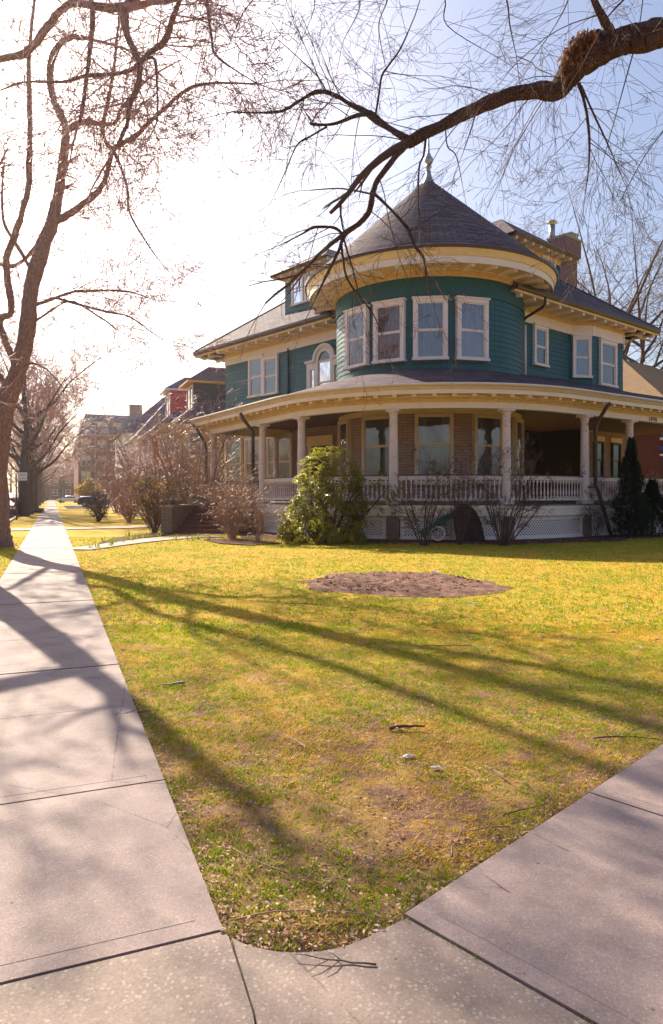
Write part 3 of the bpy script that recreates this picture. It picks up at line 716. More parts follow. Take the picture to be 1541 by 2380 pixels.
# --- dormers
def dormer(o, d, n, w_, zb, zt, dep, apex, over=.55, label=None, win=()):
    """o = left-front corner at the wall (seen from outside), d = along, n = outward"""
    p = [o, o + d * w_, o + d * w_ - n * dep, o - n * dep]
    m = MB()
    for i in range(4):
        a, b = p[i], p[(i + 1) % 4]; l = Line(a, b); m.sweep(l, [0, l.L], lap(zb, zt - .28))
    D = build(m, 'dormer', MT['teal'], H, label=label)
    m = MB()
    for i in range(4):
        a, b = p[i], p[(i + 1) % 4]; l = Line(a, b); m.sweep(l, [0, l.L], [(0, zt - .3), (.05, zt - .3), (.05, zt), (0, zt)]); blocks(m, l, .05, l.L - .05, .12, .05, .06, 0, .05, zt - .14, zt - .04)
    build(m, 'dormer_frieze', MT['cream'], D)
    e = [o - d * over + n * over, o + d * (w_ + over) + n * over, o + d * (w_ + over) - n * dep, o - d * over - n * dep]
    m = MB(); m.poly([(q.x, q.y, zt) for q in e]); so_ = build(m, 'dormer_soffit', MT['cream'], D)
    pr = None
    for k in range(int((w_ + 2 * over) / .62) + 1):
        q = o + d * (-over + .2 + k * .62)
        m2 = bracket_mesh(over - .04, .14, .10) if pr is None else None
        rz = math.atan2(n.y, n.x) - math.pi / 2
        if pr is None: pr = build(m2, 'eave_bracket', MT['white'], D, loc=(q.x, q.y, zt - .002), rot=rz)
        else: inst(pr, D, (q.x, q.y, zt - .002), rz)
    m = MB(); 
    for i in (3, 0, 1):
        a, b = e[i], e[(i + 1) % 4]; l = Line(a, b); m.sweep(l, [0, l.L], [(-.03, zt - .01), (.03, zt - .01), (.10, zt + .10), (.06, zt + .15), (-.03, zt + .13)])
    build(m, 'dormer_gutter', MT['brown'], D)
    ax = (e[0] + e[1]) / 2 - n * apex[0]; z = apex[1]; bk = ax - n * 3
    zz = zt + .13; T = lambda q: (q.x, q.y, zz)
    m = MB(); A1_ = (ax.x, ax.y, z); B1 = (bk.x, bk.y, z)
    m.poly([T(e[0]), T(e[1]), A1_]); m.poly([T(e[1]), T(e[2]), B1, A1_]); m.poly([T(e[3]), T(e[0]), A1_, B1]); m.poly([T(e[2]), T(e[3]), B1])
    build(m, 'dormer_roof', MT['roof'], D)
    for x0, x1, z0, z1 in win:
        c = o + d * (x0 + x1) / 2; f = MB(); oo = (c.x, c.y, 0); w2 = (x1 - x0) / 2; r2_ = (d.x, d.y); n2_ = (n.x, n.y)
        f.obox(oo, r2_, n2_, -w2, -w2 + .13, z0, z1, 0, .1); f.obox(oo, r2_, n2_, w2 - .13, w2, z0, z1, 0, .1); f.obox(oo, r2_, n2_, -w2 - .03, w2 + .03, z1, z1 + .14, 0, .13); f.obox(oo, r2_, n2_, -w2 - .03, w2 + .03, z0 - .1, z0, 0, .14)
        zm = (z0 + z1) / 2; f.obox(oo, r2_, n2_, -w2 + .13, w2 - .13, zm - .03, zm + .03, 0, .08)
        for k in (1, 2): x = -w2 + .13 + (2 * w2 - .26) * k / 3; f.obox(oo, r2_, n2_, x - .012, x + .012, zm + .03, z1, 0, .07)
        for k in (1, 2): zq = zm + (z1 - zm) * k / 3; f.obox(oo, r2_, n2_, -w2 + .13, w2 - .13, zq - .012, zq + .012, 0, .068)
        f.obox(oo, r2_, n2_, -w2 + .13, w2 - .13, z0, z1, .03, .05, 1); f.obox(oo, r2_, n2_, -w2 + .13, w2 - .13, z0, z1, .0, .02, 2)
        build(f, 'dormer_window', [MT['trimw'], MT['glass'], MT['dark']], D)
    return D
dormer(Vector((-2.5, 37.3, 0)), -dL, nL, 3.3, 11.2, 13.36, 4.5, (2.2, 14.9), win=((.62, 1.62, 11.75, 13.0), (1.72, 2.7, 11.75, 13.0)))
oR = Vector((11.04, 33.30, 0)); dormer(oR - dR * 3.9, dR, nR, 3.9, 11.2, 12.95, 4.5, (2.6, 15.05), over=.62, win=((.5, 1.5, 11.7, 12.7), (2.3, 3.4, 11.7, 12.7)))
# --- chimney
CH = thing_c = None
cp = P(1312, 600, 38.2)
m = MB(); ang = math.atan2(dR.y, dR.x)
m.box((cp.x, cp.y, 12.1), (1.35, .75, 5.0), ang); m.box((cp.x, cp.y, 14.7), (1.5, .9, .25), ang); m.box((cp.x, cp.y, 15.2), (1.65, 1.05, .9), ang)
CHM = build(m, 'chimney', MT['brick_chim'], H)
m = MB(); m.box((cp.x, cp.y, 15.7), (1.72, 1.12, .12), ang); build(m, 'chimney_cap', MT['stone'], CHM)
fl = P(1283, 540, 38.0); m = MB(); m.lathe([(.16, 15.6), (.16, 16.5)], (fl.x, fl.y, 0), 12); m.lathe([(.30, 16.62), (.28, 16.66), (.05, 16.78)], (fl.x, fl.y, 0), 12)
for k in range(3): m.tube([(fl.x + .14 * math.cos(k * 2.1), fl.y + .14 * math.sin(k * 2.1), 16.48), (fl.x + .14 * math.cos(k * 2.1), fl.y + .14 * math.sin(k * 2.1), 16.64)], .012, 4)
build(m, 'flue_pipe', MT['metal'], CHM)
fl = P(1325, 530, 38.2); m = MB()
for sx in (-.3, .3):
    for sy in (-.25, .25): m.box((fl.x + sx, fl.y + sy, 15.86), (.04, .04, .25), ang)
m.box((fl.x, fl.y, 16.0), (.85, .65, .06), ang); m.box((fl.x, fl.y, 15.92), (.6, .4, .1), ang); build(m, 'spark_guard', MT['metal'], CHM)
# ------------------------------------------------------------ porch
PR = 7.05
PP = Path(C, PR, -58.4, 35)
SL, SR = -8.25, PP.L + 15.5
ZF = 1.27
pss = PP.st(SL, SR, .35); ess = PP.st(-9.06, SR + .5, .35)
def zr(off): return 5.34 + .315 * (.80 - off)
def roofpart(a, b, depth, name='porch_roof'):
    m = MB(); ss_ = PP.st(a, b, .35) if b > a else []
    k = int(depth / .5); prof = [(.80 - depth * i / k, zr(.80 - depth * i / k)) for i in range(k + 1)]
    m.sweep(PP, ss_, prof, cap=False); return m
m = MB()
for a, b, dep in ((-9.06, 0, 6.5), (0, PP.L, 3.9), (PP.L, PP.L + 8.4, 5.4), (PP.L + 8.4, SR + .5, 3.2)):
    k = max(2, int(dep / .5)); prof = [(.80 - dep * i / k, zr(.80 - dep * i / k)) for i in range(k + 1)]
    if a == -9.06:   # hip at the left end
        x0, y0, nx, ny = PP.at(-9.06, .8); x1, y1, _, _ = PP.at(0, .8)
        tx, ty = math.cos(PP.p0), math.sin(PP.p0)
        i0 = PP.at(-9.06 + 6.5, .8 - 6.5); i1 = PP.at(0, .8 - 6.5); ib = PP.at(-9.06, .8 - 6.5)
        m.poly([(x0, y0, zr(.8)), (x1, y1, zr(.8)), (i1[0], i1[1], zr(-5.7)), (i0[0], i0[1], zr(-5.7))], None)
        m.poly([(ib[0], ib[1], zr(.8)), (x0, y0, zr(.8)), (i0[0], i0[1], zr(-5.7))], None)
    else: m.sweep(PP, PP.st(a, b, .35), prof, cap=False)
build(m, 'porch_roof', MT['roof'], H)
m = MB(); m.sweep(PP, ess, [(.70, 5.27), (.80, 5.29), (.86, 5.33), (.85, 5.37), (.76, 5.37)]); build(m, 'gutter', MT['trimw'], H, label='white lipped gutter of the porch roof')
m = MB(); m.sweep(PP, ess, [(.62, 5.17), (.68, 5.17), (.72, 5.20), (.79, 5.27), (.66, 5.28)]); build(m, 'gutter_board', MT['gutterw'], H)
m = MB(); m.sweep(PP, ess, [(.60, 5.03), (.66, 5.03), (.66, 5.175), (.60, 5.175)]); build(m, 'porch_fascia', MT['white'], H)
m = MB(); m.sweep(PP, ess, [(.60, 5.06), (.05, 5.06)], cap=False); ps_ = build(m, 'porch_soffit', MT['cream'], H)
brackets(ps_, PP, -8.6, SR, .62, .14, 5.055, .46, .115, .12, MT['cream'])
m = MB(); m.sweep(PP, pss, [(.10, 4.93), (.12, 4.93), (.12, 5.055), (.10, 5.055)]); m.sweep(PP, pss, [(.13, 4.80), (.15, 4.80), (.15, 4.825), (.135, 4.825), (.135, 4.92), (.19, 4.93), (.19, 4.945), (.12, 4.945)])
blocks(m, PP, SL + .05, SR, .113, .135, .065, 0, .045, 4.832, 4.915); build(m, 'dentil_band', MT['cream'], H)
m = MB(); m.sweep(PP, pss, [(-.13, 4.60), (.13, 4.60), (.13, 5.05), (-.13, 5.05)]); build(m, 'porch_beam', MT['white'], H)
# left end return beam + fascia
def endline(s, d0, d1):
    a = PP.at(s, d0); b = PP.at(s, d1); return Line((b[0], b[1]), (a[0], a[1]))
el = endline(SL, .13, -6.5); m = MB(); m.sweep(el, [0, el.L], [(0, 4.60), (-.22, 4.60), (-.22, 5.05), (0, 5.05)]); build(m, 'porch_beam', MT['cream'], H)
el = endline(-9.06, .72, -6.5); m = MB(); m.sweep(el, [0, el.L], [(-.06, 5.03), (0, 5.03), (.06, 5.3), (-.06, 5.3)]); m.sweep(el, [0, el.L], [(-.06, 5.06), (-.9, 5.06)], cap=False); build(m, 'porch_fascia', MT['white'], H)
# ceiling and floor
def deck(path, a, b, off0, off1, z, name, mat, st=.6):
    m = MB(); m.sweep(path, path.st(a, b, st), [(off0, z), (off1, z)], cap=False); return m
m = MB()
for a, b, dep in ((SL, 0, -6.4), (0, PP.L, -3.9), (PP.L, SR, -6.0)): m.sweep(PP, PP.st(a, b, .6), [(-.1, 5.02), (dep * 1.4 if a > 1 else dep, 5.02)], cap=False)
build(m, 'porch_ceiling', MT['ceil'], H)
m = MB()
for a, b, dep in ((SL - .1, 0, -6.4), (0, PP.L, -3.9), (PP.L, SR, -6.0)): m.sweep(PP, PP.st(a, b, .6), [(.22, ZF - .05), (.24, ZF - .05), (.24, ZF), (dep, ZF)], cap=False)
build(m, 'porch_floor', MT['floor'], H)
# columns
def col_mesh():
    m = MB(); hh = 4.60 - ZF
    m.box((0, 0, .05), (.44, .44, .10)); m.box((0, 0, hh - .045), (.46, .46, .09))
    pr = [(.20, .10), (.215, .13), (.20, .17), (.175, .20), (.168, .22)]
    for i in range(11):
        f = i / 10; pr.append((.168 - .028 * f ** 1.6, .24 + (hh - .62) * f))
    pr += [(.152, hh - .36), (.152, hh - .33), (.14, hh - .32), (.14, hh - .20), (.155, hh - .19), (.165, hh - .17), (.15, hh - .16), (.19, hh - .10), (.20, hh - .09)]
    m.lathe(pr, n=24); return m
col_s = [-7.93, -2.41, RT * 0 + PR * R_(-51.3 + 58.4), PR * R_(-17.9 + 58.4), PR * R_(14.5 + 58.4), PP.L + 1.39, PP.L + 4.34, PP.L + 9.0, PP.L + 13.5]
cm = None
for s_ in col_s:
    x, y, nx, ny = PP.at(s_, 0); rz = math.atan2(ny, nx) - math.pi / 2
    if cm is None: cm = build(col_mesh(), 'column', MT['colw'], H, loc=(x, y, ZF), rot=rz)
    else: inst(cm, H, (x, y, ZF), rz)
for q in (-3.5, -6.2):      # posts at the back of the left end
    x, y, nx, ny = PP.at(SL + .2, q); inst(cm, H, (x, y, ZF), math.atan2(ny, nx))
# railings
def bal_mesh():
    m = MB(); m.box((0, 0, .05), (.062, .062, .10)); m.box((0, 0, .63), (.062, .062, .10))
    m.lathe([(.026, .10), (.03, .115), (.022, .13), (.036, .19), (.038, .23), (.026, .33), (.019, .45), (.018, .50), (.028, .52), (.018, .54), (.026, .58)], n=7); return m
bm = None
def railing(path, a, b, off=0):
    global bm
    m = MB(); ss_ = path.st(a, b, .35)
    m.sweep(path, ss_, [(off - .05, 1.40), (off + .05, 1.40), (off + .05, 1.47), (off - .05, 1.47)])
    m.sweep(path, ss_, [(off - .045, 2.13), (off + .045, 2.13), (off + .055, 2.27), (off - .055, 2.27)])
    Rl = build(m, 'railing', MT['colw'], H)
    m = MB(); m.sweep(path, ss_, [(off - .075, 2.272), (off + .075, 2.272), (off + .07, 2.31), (off - .07, 2.31)]); build(m, 'handrail', MT['green_cap'], Rl)
    n = max(2, round((b - a) / .17))
    for i in range(n):
        x, y, nx, ny = path.at(a + (b - a) * (i + .5) / n, off); rz = math.atan2(ny, nx)
        if bm is None: bm = build(bal_mesh(), 'baluster', MT['colw'], Rl, loc=(x, y, 1.455), rot=rz)
        else: inst(bm, Rl, (x, y, 1.455), rz)
for i in range(1, len(col_s) - 1): railing(PP, col_s[i] + .19, col_s[i + 1] - .19)
el = endline(SL + .2, -.2, -3.35); railing(el, 0, el.L)
el = endline(SL + .2, -3.7, -6.1); railing(el, 0, el.L)
# skirt below the floor
bs0, bs1 = -5.3, SR
m = MB(); kss = PP.st(-2.6, SR, .35)
m.sweep(PP, kss, [(.20, 1.10), (.225, 1.10), (.225, 1.215), (.20, 1.215)]); m.sweep(PP, kss, [(.17, .86), (.195, .86), (.195, 1.095), (.17, 1.095)])
m.sweep(PP, kss, [(.0, 0.0), (.10, 0.0), (.10, .09), (.0, .09)]); m.sweep(PP, kss, [(.06, .74), (.10, .74), (.12, .84), (.06, .85)])
build(m, 'porch_skirt', MT['white'], H)
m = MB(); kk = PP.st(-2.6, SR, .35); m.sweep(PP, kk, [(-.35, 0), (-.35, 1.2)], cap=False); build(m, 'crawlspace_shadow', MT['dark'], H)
piers = col_s[1:]
for s_ in piers:
    m = MB(); x, y, nx, ny = PP.at(s_, 0); m.obox((x, y, 0), (-ny, nx), (nx, ny), -.22, .22, -.05, 1.08, -.3, .155); build(m, 'brick_pier', MT['brick_old'], H)
def lattice(a, b, z0=.18, z1=.70, off=.05):
    m = MB()
    def pt(s_, z, d):
        x, y, nx, ny = PP.at(s_, off + d); return (x, y, z)
    def bar(s0, za, s1, zb, w_, d0, d1):
        L = math.hypot(s1 - s0, zb - za); px_, pz = -(zb - za) / L * w_ / 2, (s1 - s0) / L * w_ / 2
        m.hexa([pt(s0 - px_, za - pz, d0), pt(s0 + px_, za + pz, d0), pt(s0 + px_, za + pz, d1), pt(s0 - px_, za - pz, d1), pt(s1 - px_, zb - pz, d0), pt(s1 + px_, zb + pz, d0), pt(s1 + px_, zb + pz, d1), pt(s1 - px_, zb - pz, d1)])
    hh = z1 - z0; s_ = a - hh
    while s_ < b:
        s0, s1 = s_, s_ + hh; za, zb = z0, z1
        c0, c1 = max(s0, a), min(s1, b)
        if c1 - c0 > .02:
            bar(c0, z0 + (c0 - s0), c1, z0 + (c1 - s0), .042, 0, .009)
            bar(c0, z1 - (c0 - s0), c1, z1 - (c1 - s0), .042, .011, .020)
        s_ += .118
    # frame
    for z, zz in ((z0 - .09, z0), (z1, z1 + .06)):
        n = max(1, int((b - a) / .35))
        for i in range(n):
            q0, q1 = a + (b - a) * i / n, a + (b - a) * (i + 1) / n
            m.hexa([pt(q0, z, -.01), pt(q1, z, -.01), pt(q1, z, .035), pt(q0, z, .035), pt(q0, zz, -.01), pt(q1, zz, -.01), pt(q1, zz, .035), pt(q0, zz, .035)])
    for q0, q1 in ((a - .13, a), (b, b + .13)):
        m.hexa([pt(q0, z0 - .09, -.01), pt(q1, z0 - .09, -.01), pt(q1, z0 - .09, .035), pt(q0, z0 - .09, .035), pt(q0, z1 + .06, -.01), pt(q1, z1 + .06, -.01), pt(q1, z1 + .06, .035), pt(q0, z1 + .06, .035)])
    build(m, 'lattice_panel', MT['trimw'], H)
for i in range(len(piers) - 2):
    a, b = piers[i] + .24, piers[i + 1] - .24; n = max(1, round((b - a) / 2.3))
    for k in range(n):
        lattice(a + (b - a) * k / n + .14, a + (b - a) * (k + 1) / n - .14)
# downspouts on the porch
def spout(pts, r=.055):
    m = MB(); m.tube(pts, r, 8)
    return build(m, 'downspout', MT['brown'], H)
x, y, nx, ny = PP.at(-2.41, 0)
def pq(s_, off, z): a = PP.at(s_, off); return Vector((a[0], a[1], z))
spout([pq(-3.15, .70, 5.10), pq(-3.05, .62, 4.85), pq(-2.85, .30, 4.35), pq(-2.82, .27, 4.2), pq(-2.82, .27, .3)], .075)
spout([pq(-8.9, .70, 5.10), pq(-8.75, .5, 4.8), pq(-8.35, .26, 4.1), pq(-8.3, .24, 3.9), pq(-8.3, .24, .9)], .07)
s6 = PP.L + 1.39
spout([pq(s6 + .46, .78, 5.02), pq(s6 + .42, .62, 4.85), pq(s6 + .30, .32, 4.30), pq(s6 + .28, .27, 4.1), pq(s6 + .28, .27, 1.95), pq(s6 + .36, .33, 1.75), pq(s6 + .72, .62, .12), pq(s6 + .80, .75, .05)], .07)
m = MB()
for z in (4.25, 1.9): 
    a_ = pq(s6 - .08, .2, z); b_ = pq(s6 + .38, .30, z); m.tube([a_, b_], .03, 6)
build(m, 'pipe_strap', MT['brown'], H)
# --- first storey walls behind the porch
m = MB(); l = LWP; m.sweep(l, [-.0, l.L], [(-.02, 1.2), (-.02, 5.6)]); build(m, 'brick_wall', MT['brick'], H)
def lw1(px0, px1, z0, z1, name='porch_window', **k):
    a, b = LW(px0), LW(px1); c = (a + b) / 2
    return window(name, H, Vector((c.x, c.y, z0)) + nL * .0, nL, (b - a).length, z1 - z0, **k)
lw1(528, 565, 1.95, 4.85, cmat='cream2', crown=0, curtain=False, shade=.0)
lw1(572, 609, 1.95, 4.85, cmat='cream2', crown=0, curtain=False, shade=.3)
lw1(622, 682, 1.95, 4.85, cmat='cream2', crown=0, curtain=False, shade=.95, cas=.17)
# front door
a, b = LW(719), LW(776); c = (a + b) / 2; w2 = (b - a).length / 2
m = MB(); o2 = (c.x, c.y, 0); rr2 = (-nL.y, nL.x); nn2 = (nL.x, nL.y)
m.obox(o2, rr2, nn2, -w2 + .25, w2 - .25, ZF, 4.05, 0, .06)
for x0 in (-.62, .08): m.obox(o2, rr2, nn2, x0, x0 + .54, ZF + .2, ZF + 1.1, .06, .08)
D_ = build(m, 'front_door', MT['wood_dark'], H)
m = MB(); m.obox(o2, rr2, nn2, -w2, -w2 + .24, ZF, 4.05, 0, .1); m.obox(o2, rr2, nn2, w2 - .24, w2, ZF, 4.05, 0, .1); m.obox(o2, rr2, nn2, -w2 - .05, w2 + .05, 4.05, 4.55, 0, .14); build(m, 'door_frame', MT['cream'], D_)
# right side: deep dark entrance recess, then brick wall with two windows
def on(a, b, px):
    q = (px - CX) / FO; d = b - a; t = (q * a.y - a.x) / (d.x - q * d.y); return a + d * t
W0 = Vector((6.9, 28.6, 0)); W1 = W0 + Vector((.766, .643, 0)) * 12
w1a = on(W0 + Vector((-.643, .766, 0)) * 1.5, W1 + Vector((-.643, .766, 0)) * 1.5, 1352); w1b = w1a + Vector((.766, .643, 0)) * 4.6
w1c = w1a + Vector((-.643, .766, 0)) * 2.4
l = Line(w1a, w1b); m = MB(); m.sweep(l, [0, l.L], [(0, 1.2), (0, 5.06)], cap=False)
l3 = Line(w1b, w1b + Vector((-.643, .766, 0)) * 4); m.sweep(l3, [0, l3.L], [(0, 0), (0, 5.06)], cap=False)
build(m, 'brick_wall', MT['brick'], H)
l2 = Line(w1c, w1a); m = MB(); m.sweep(l2, [0, l2.L], [(0, 1.2), (0, 5.3)], cap=False); build(m, 'dark_recess_wall', MT['wood_dark'], H)  # brick side wall given dark wood colour to paint in the recess shade
l3 = Line(w1c - Vector((.766, .643, 0)) * 6, w1c); m = MB(); m.sweep(l3, [0, l3.L], [(0, 1.2), (0, 5.3)], cap=False); build(m, 'dark_recess_wall', MT['wood_dark'], H)
nR2 = Vector((.643, -.766, 0))
cD = on(w1c - Vector((.766, .643, 0)) * 6, w1c, 1284)
window('glazed_door', H, Vector((cD.x, cD.y, ZF)), nR2, 1.3, 2.9, cas=.16, cmat='wood_dark', crown=0, curtain=False, sill=False, split=.35, room='dark')
cD = on(w1c - Vector((.766, .643, 0)) * 6, w1c, 1334)
window('sidelight', H, Vector((cD.x, cD.y, ZF)), nR2, .8, 2.9, cas=.22, cmat='wood_dark', crown=0, curtain=False, sill=False, split=.35)
for px in (1389, 1429.5):
    c = on(w1a, w1b, px)
    W_ = window('porch_window', H, Vector((c.x, c.y, 2.45)), nR2, .92, 2.0, cas=.09, cmat='green_cap', crown=0, curtain=False, recess=.0, sill=False, d1=.12)
    m = MB(); m.obox((c.x, c.y, 0), (-nR2.y, nR2.x), (nR2.x, nR2.y), -.55, .55, 2.24, 2.449, 0, .1); m.obox((c.x, c.y, 0), (-nR2.y, nR2.x), (nR2.x, nR2.y), -.6, .6, 4.452, 4.72, 0, .09); m.obox((c.x, c.y, 0), (-nR2.y, nR2.x), (nR2.x, nR2.y), .46, .53, 2.449, 4.452, 0, .08)
    build(m, 'stone_sill', MT['cream'], W_)
# ceiling lamp
q = pq(1.2, -1.6, 4.95); m = MB(); m.lathe([(.02, -.13), (.12, -.10), (.16, -.03), (.17, 0), (.13, .06)], (q.x, q.y, q.z), 14); build(m, 'ceiling_lamp', MT['metal'], H)
# house number
def text(s, size, origin, d, n, mat, parent, name, extr=.006):
    cu = bpy.data.curves.new(name, 'FONT'); cu.body = s; cu.size = size; cu.extrude = extr; cu.align_x = 'CENTER'; cu.space_character = 1.25
    tmp = bpy.data.objects.new('tmp', cu); COL.objects.link(tmp)
    dg = bpy.context.evaluated_depsgraph_get(); me = bpy.data.meshes.new_from_object(tmp.evaluated_get(dg)); bpy.data.objects.remove(tmp)
    o = bpy.data.objects.new(name, me); COL.objects.link(o); me.materials.clear(); me.materials.append(mat)
    org = WORLD.get(parent.name, Vector((0, 0, 0))); o.parent = parent
    d = Vector(d).normalized(); up = Vector((0, 0, 1)); n = Vector(n)
    M = Matrix(((d.x, up.x, n.x, 0), (d.y, up.y, n.y, 0), (d.z, up.z, n.z, 0), (0, 0, 0, 1)))
    o.matrix_basis = Matrix.Translation(Vector(origin) - org) @ M; WORLD[o.name] = org.copy(); return o
def s_at(px, off):
    lo, hi = PP.L, PP.L + 20
    for _ in range(40):
        mdl = (lo + hi) / 2; x, y, _a, _b = PP.at(mdl, off)
        if x / y * FO + CX < px: lo = mdl
        else: hi = mdl
    return lo
x, y, nx, ny = PP.at(s_at(1517, .14), .14)
text('1890', .27, (x, y, 4.635), (-ny, nx, 0), (nx, ny, 0), MT['text'], H, 'house_number')
# steps + cheek walls
ST = thing('entrance_steps', 'brick entrance steps rising between low weathered brick walls at the left end of the porch', 'steps', (-5.6, 29.0, 0))
hd = Vector((.17, .985, 0)); hr = Vector((.985, -.17, 0)); so0 = Vector((-5.55, 28.5, 0))
n_s = 7
for i in range(n_s):
    m = MB(); z1 = ZF * (i + 1) / (n_s + 1); m.obox((so0.x, so0.y, 0), (hr.x, hr.y), (-hd.x, -hd.y), -.95, 1.15, 0 if i == 0 else ZF * i / (n_s + 1) - .02, z1, -(i + 1) * .36 - 2.5 + (n_s - i) * .0, -i * .36)
    build(m, 'step', MT['brick_red'], ST)
m = MB(); m.obox((so0.x, so0.y, 0), (hr.x, hr.y), (-hd.x, -hd.y), -.95, 1.15, 0, ZF - .01, -6.0, -n_s * .36); build(m, 'landing', MT['brick_red'], ST)
for x0, x1 in ((-1.45, -.96), (1.16, 1.7)):
    m = MB(); m.obox((so0.x, so0.y, 0), (hr.x, hr.y), (-hd.x, -hd.y), x0, x1, -.05, 1.10, -5.8 if x0 < 0 else -2.2, .35 if x0 < 0 else .1); cw = build(m, 'cheek_wall', MT['brick_old'], ST)
    m = MB(); m.obox((so0.x, so0.y, 0), (hr.x, hr.y), (-hd.x, -hd.y), x0 - .04, x1 + .04, 1.101, 1.18, -5.8 if x0 < 0 else -2.2, .39 if x0 < 0 else .14); build(m, 'coping', MT['stone'], cw)
# planters
pb = so0 - hr * 1.2 + hd * .45
m = MB(); m.lathe([(.17, 0), (.20, .02), (.28, .10), (.34, .19), (.36, .20), (.36, .23), (.32, .23), (.29, .19), (.01, .18)], n=20)
T1 = thing('bowl_planter', 'round shallow stone bowl planter on the low brick wall by the steps', 'planter', (pb.x, pb.y, 1.18)); build(m, 'bowl', MT['stone'], T1, loc=(pb.x, pb.y, 1.18))
pb2 = so0 - hr * 1.2 + hd * 3.3
T2 = thing('trough_planter', 'rectangular tan trough planter on the low brick wall beside the leftmost column', 'planter', (pb2.x, pb2.y, 1.18))
m = MB(); m.hexa([(-.46, -.17, 0), (.46, -.17, 0), (.46, .17, 0), (-.46, .17, 0), (-.53, -.22, .26), (.53, -.22, .26), (.53, .22, .26), (-.53, .22, .26)])
m.box((0, 0, .28), (1.12, .50, .05)); build(m, 'trough', MT['stone'], T2, loc=(pb2.x, pb2.y, 1.18), rot=.05)
for T, z, e in ((T1, .19, .3), (T2, .3, .45)):
    m = MB(); m.lathe([(e * .8, 0), (e * .7, .02)], n=12); s_o = build(m, 'soil', MT['soil'], T, loc=(T.location.x, T.location.y, 1.18 + z))
# iron glider bench on the porch
bq = pq(-5.2, -1.3, ZF)
BN = thing('porch_bench', 'black iron porch chair with crossed lattice back behind the left railing', 'chair', bq)
m = MB(); r = .02
def L2(*p): m.tube([Vector(q) for q in p], r, 5)
for xx in (-.05,):
    L2((-.28, -.22, 1.05), (.28, -.22, 1.05)); L2((-.28, -.22, 1.05), (-.20, .05, .45)); L2((.28, -.22, 1.05), (.30, .05, .45))
    for k in range(3):
        x0 = -.28 + k * .19; L2((x0, -.22, 1.05), (x0 + .24, .05, .45)); L2((x0 + .2, -.22, 1.05), (x0 - .02, .05, .45))
build(m, 'backrest', MT['black'], BN, loc=bq, rot=R_(35))
m = MB()
for k in range(7): L2((-.28, .05 + k * .08, .42), (.30, .05 + k * .08, .42))
L2((-.28, .05, .42), (-.28, .55, .42)); L2((.30, .05, .42), (.30, .55, .42)); build(m, 'seat', MT['black'], BN, loc=bq, rot=R_(35))
m = MB()
for xx in (-.30, .31): L2((xx, -.14, .70), (xx, .62, .68), (xx, .70, .55), (xx, .68, .05), (xx, -.1, .03))
build(m, 'armrest', MT['black'], BN, loc=bq, rot=R_(35))
for xx, yy in ((-.28, .05), (.3, .05), (-.28, .55), (.3, .55)):
    m = MB(); L2((xx, yy, .42), (xx, yy, 0)); build(m, 'leg', MT['black'], BN, loc=bq, rot=R_(35))
# ------------------------------------------------------------ trees and shrubs
def rv(): 
    while True:
        v = Vector((uni(-1, 1), uni(-1, 1), uni(-1, 1)))
        if .05 < v.length < 1: return v.normalized()
def grow(mb, p, d, L, r, lvl, q):
    n = max(3, min(9, int(L / q['seg']))); pts = [p]; d = d.normalized(); dirs = [d]
    for i in range(n):
        d = (d + rv() * q['jit'] + Vector((0, 0, q['up'])) * (L / n)).normalized()
        p = p + d * (L / n); pts.append(p); dirs.append(d)
    e = max(q['rmin'], r * .4); rr = [max(q['rmin'], r + (e - r) * i / n) for i in range(n + 1)]
    mb.tube(pts, rr, 3 if r < q.get('r3', .02) else (5 if r < .06 else 7), cap=False)
    if lvl <= 0: return
    k = q['kids'][lvl - 1] if lvl - 1 < len(q['kids']) else 4
    for j in range(k):
        t = .2 + .8 * (j + rnd()) / k; i = min(n, int(t * n + .5)); a = rv(); ax = a - dirs[i] * a.dot(dirs[i])
        if ax.length < .05: continue
        cd = (dirs[i] * math.cos(q['ang']) + ax.normalized() * math.sin(q['ang'])).normalized()
        cd = Vector((cd.x, cd.y, cd.z * q.get('flat', 1)))
        grow(mb, pts[i], cd, L * uni(.4, .72) * (1.1 - .4 * t), max(q['rmin'], rr[i] * .62), lvl - 1, q)
def smooth(pts, rad, k=4, nz=.0):
    out = []; ro = []; n = len(pts)
    for i in range(n - 1):
        p0, p1, p2, p3 = pts[max(0, i - 1)], pts[i], pts[i + 1], pts[min(n - 1, i + 2)]
        for j in range(k):
            t = j / k
            v = .5 * ((2 * p1) + (p2 - p0) * t + (2 * p0 - 5 * p1 + 4 * p2 - p3) * t * t + (3 * p1 - p0 - 3 * p2 + p3) * t ** 3)
            r = rad[i] + (rad[i + 1] - rad[i]) * t
            if nz: v = v + rv() * nz * r; r *= uni(1 - nz * .6, 1 + nz * .6)
            out.append(v); ro.append(r)
    out.append(pts[-1]); ro.append(rad[-1]); return out, ro
def limb(mb, tw, pts, rad, q, n=9, sk=5, kids=10, L=2.2, lvl=3, t0=.25, nz=.12, jit=.5, rk=.4, down=0):
    p, r = smooth(pts, rad, sk, nz); mb.tube(p, r, n, cap=True, jit=jit)
    tot = sum((p[i + 1] - p[i]).length for i in range(len(p) - 1))
    for j in range(kids):
        t = t0 + (1 - t0) * (j + rnd()) / kids; i = min(len(p) - 2, int(t * (len(p) - 1)))
        d = (p[i + 1] - p[i]).normalized(); a = rv(); ax = a - d * a.dot(d)
        if ax.length < .1: continue
        ax.normalize(); ax = ax + Vector((0, 0, -down)); cd = (d * uni(.3, .8) + ax).normalized()
        grow(tw, p[i], cd, L * uni(.6, 1.2), min(r[i] * rk, q.get('rk', .022)), lvl, q)
    grow(tw, p[-1], (p[-1] - p[-2]), L * .9, r[-1] * .9, lvl, q)
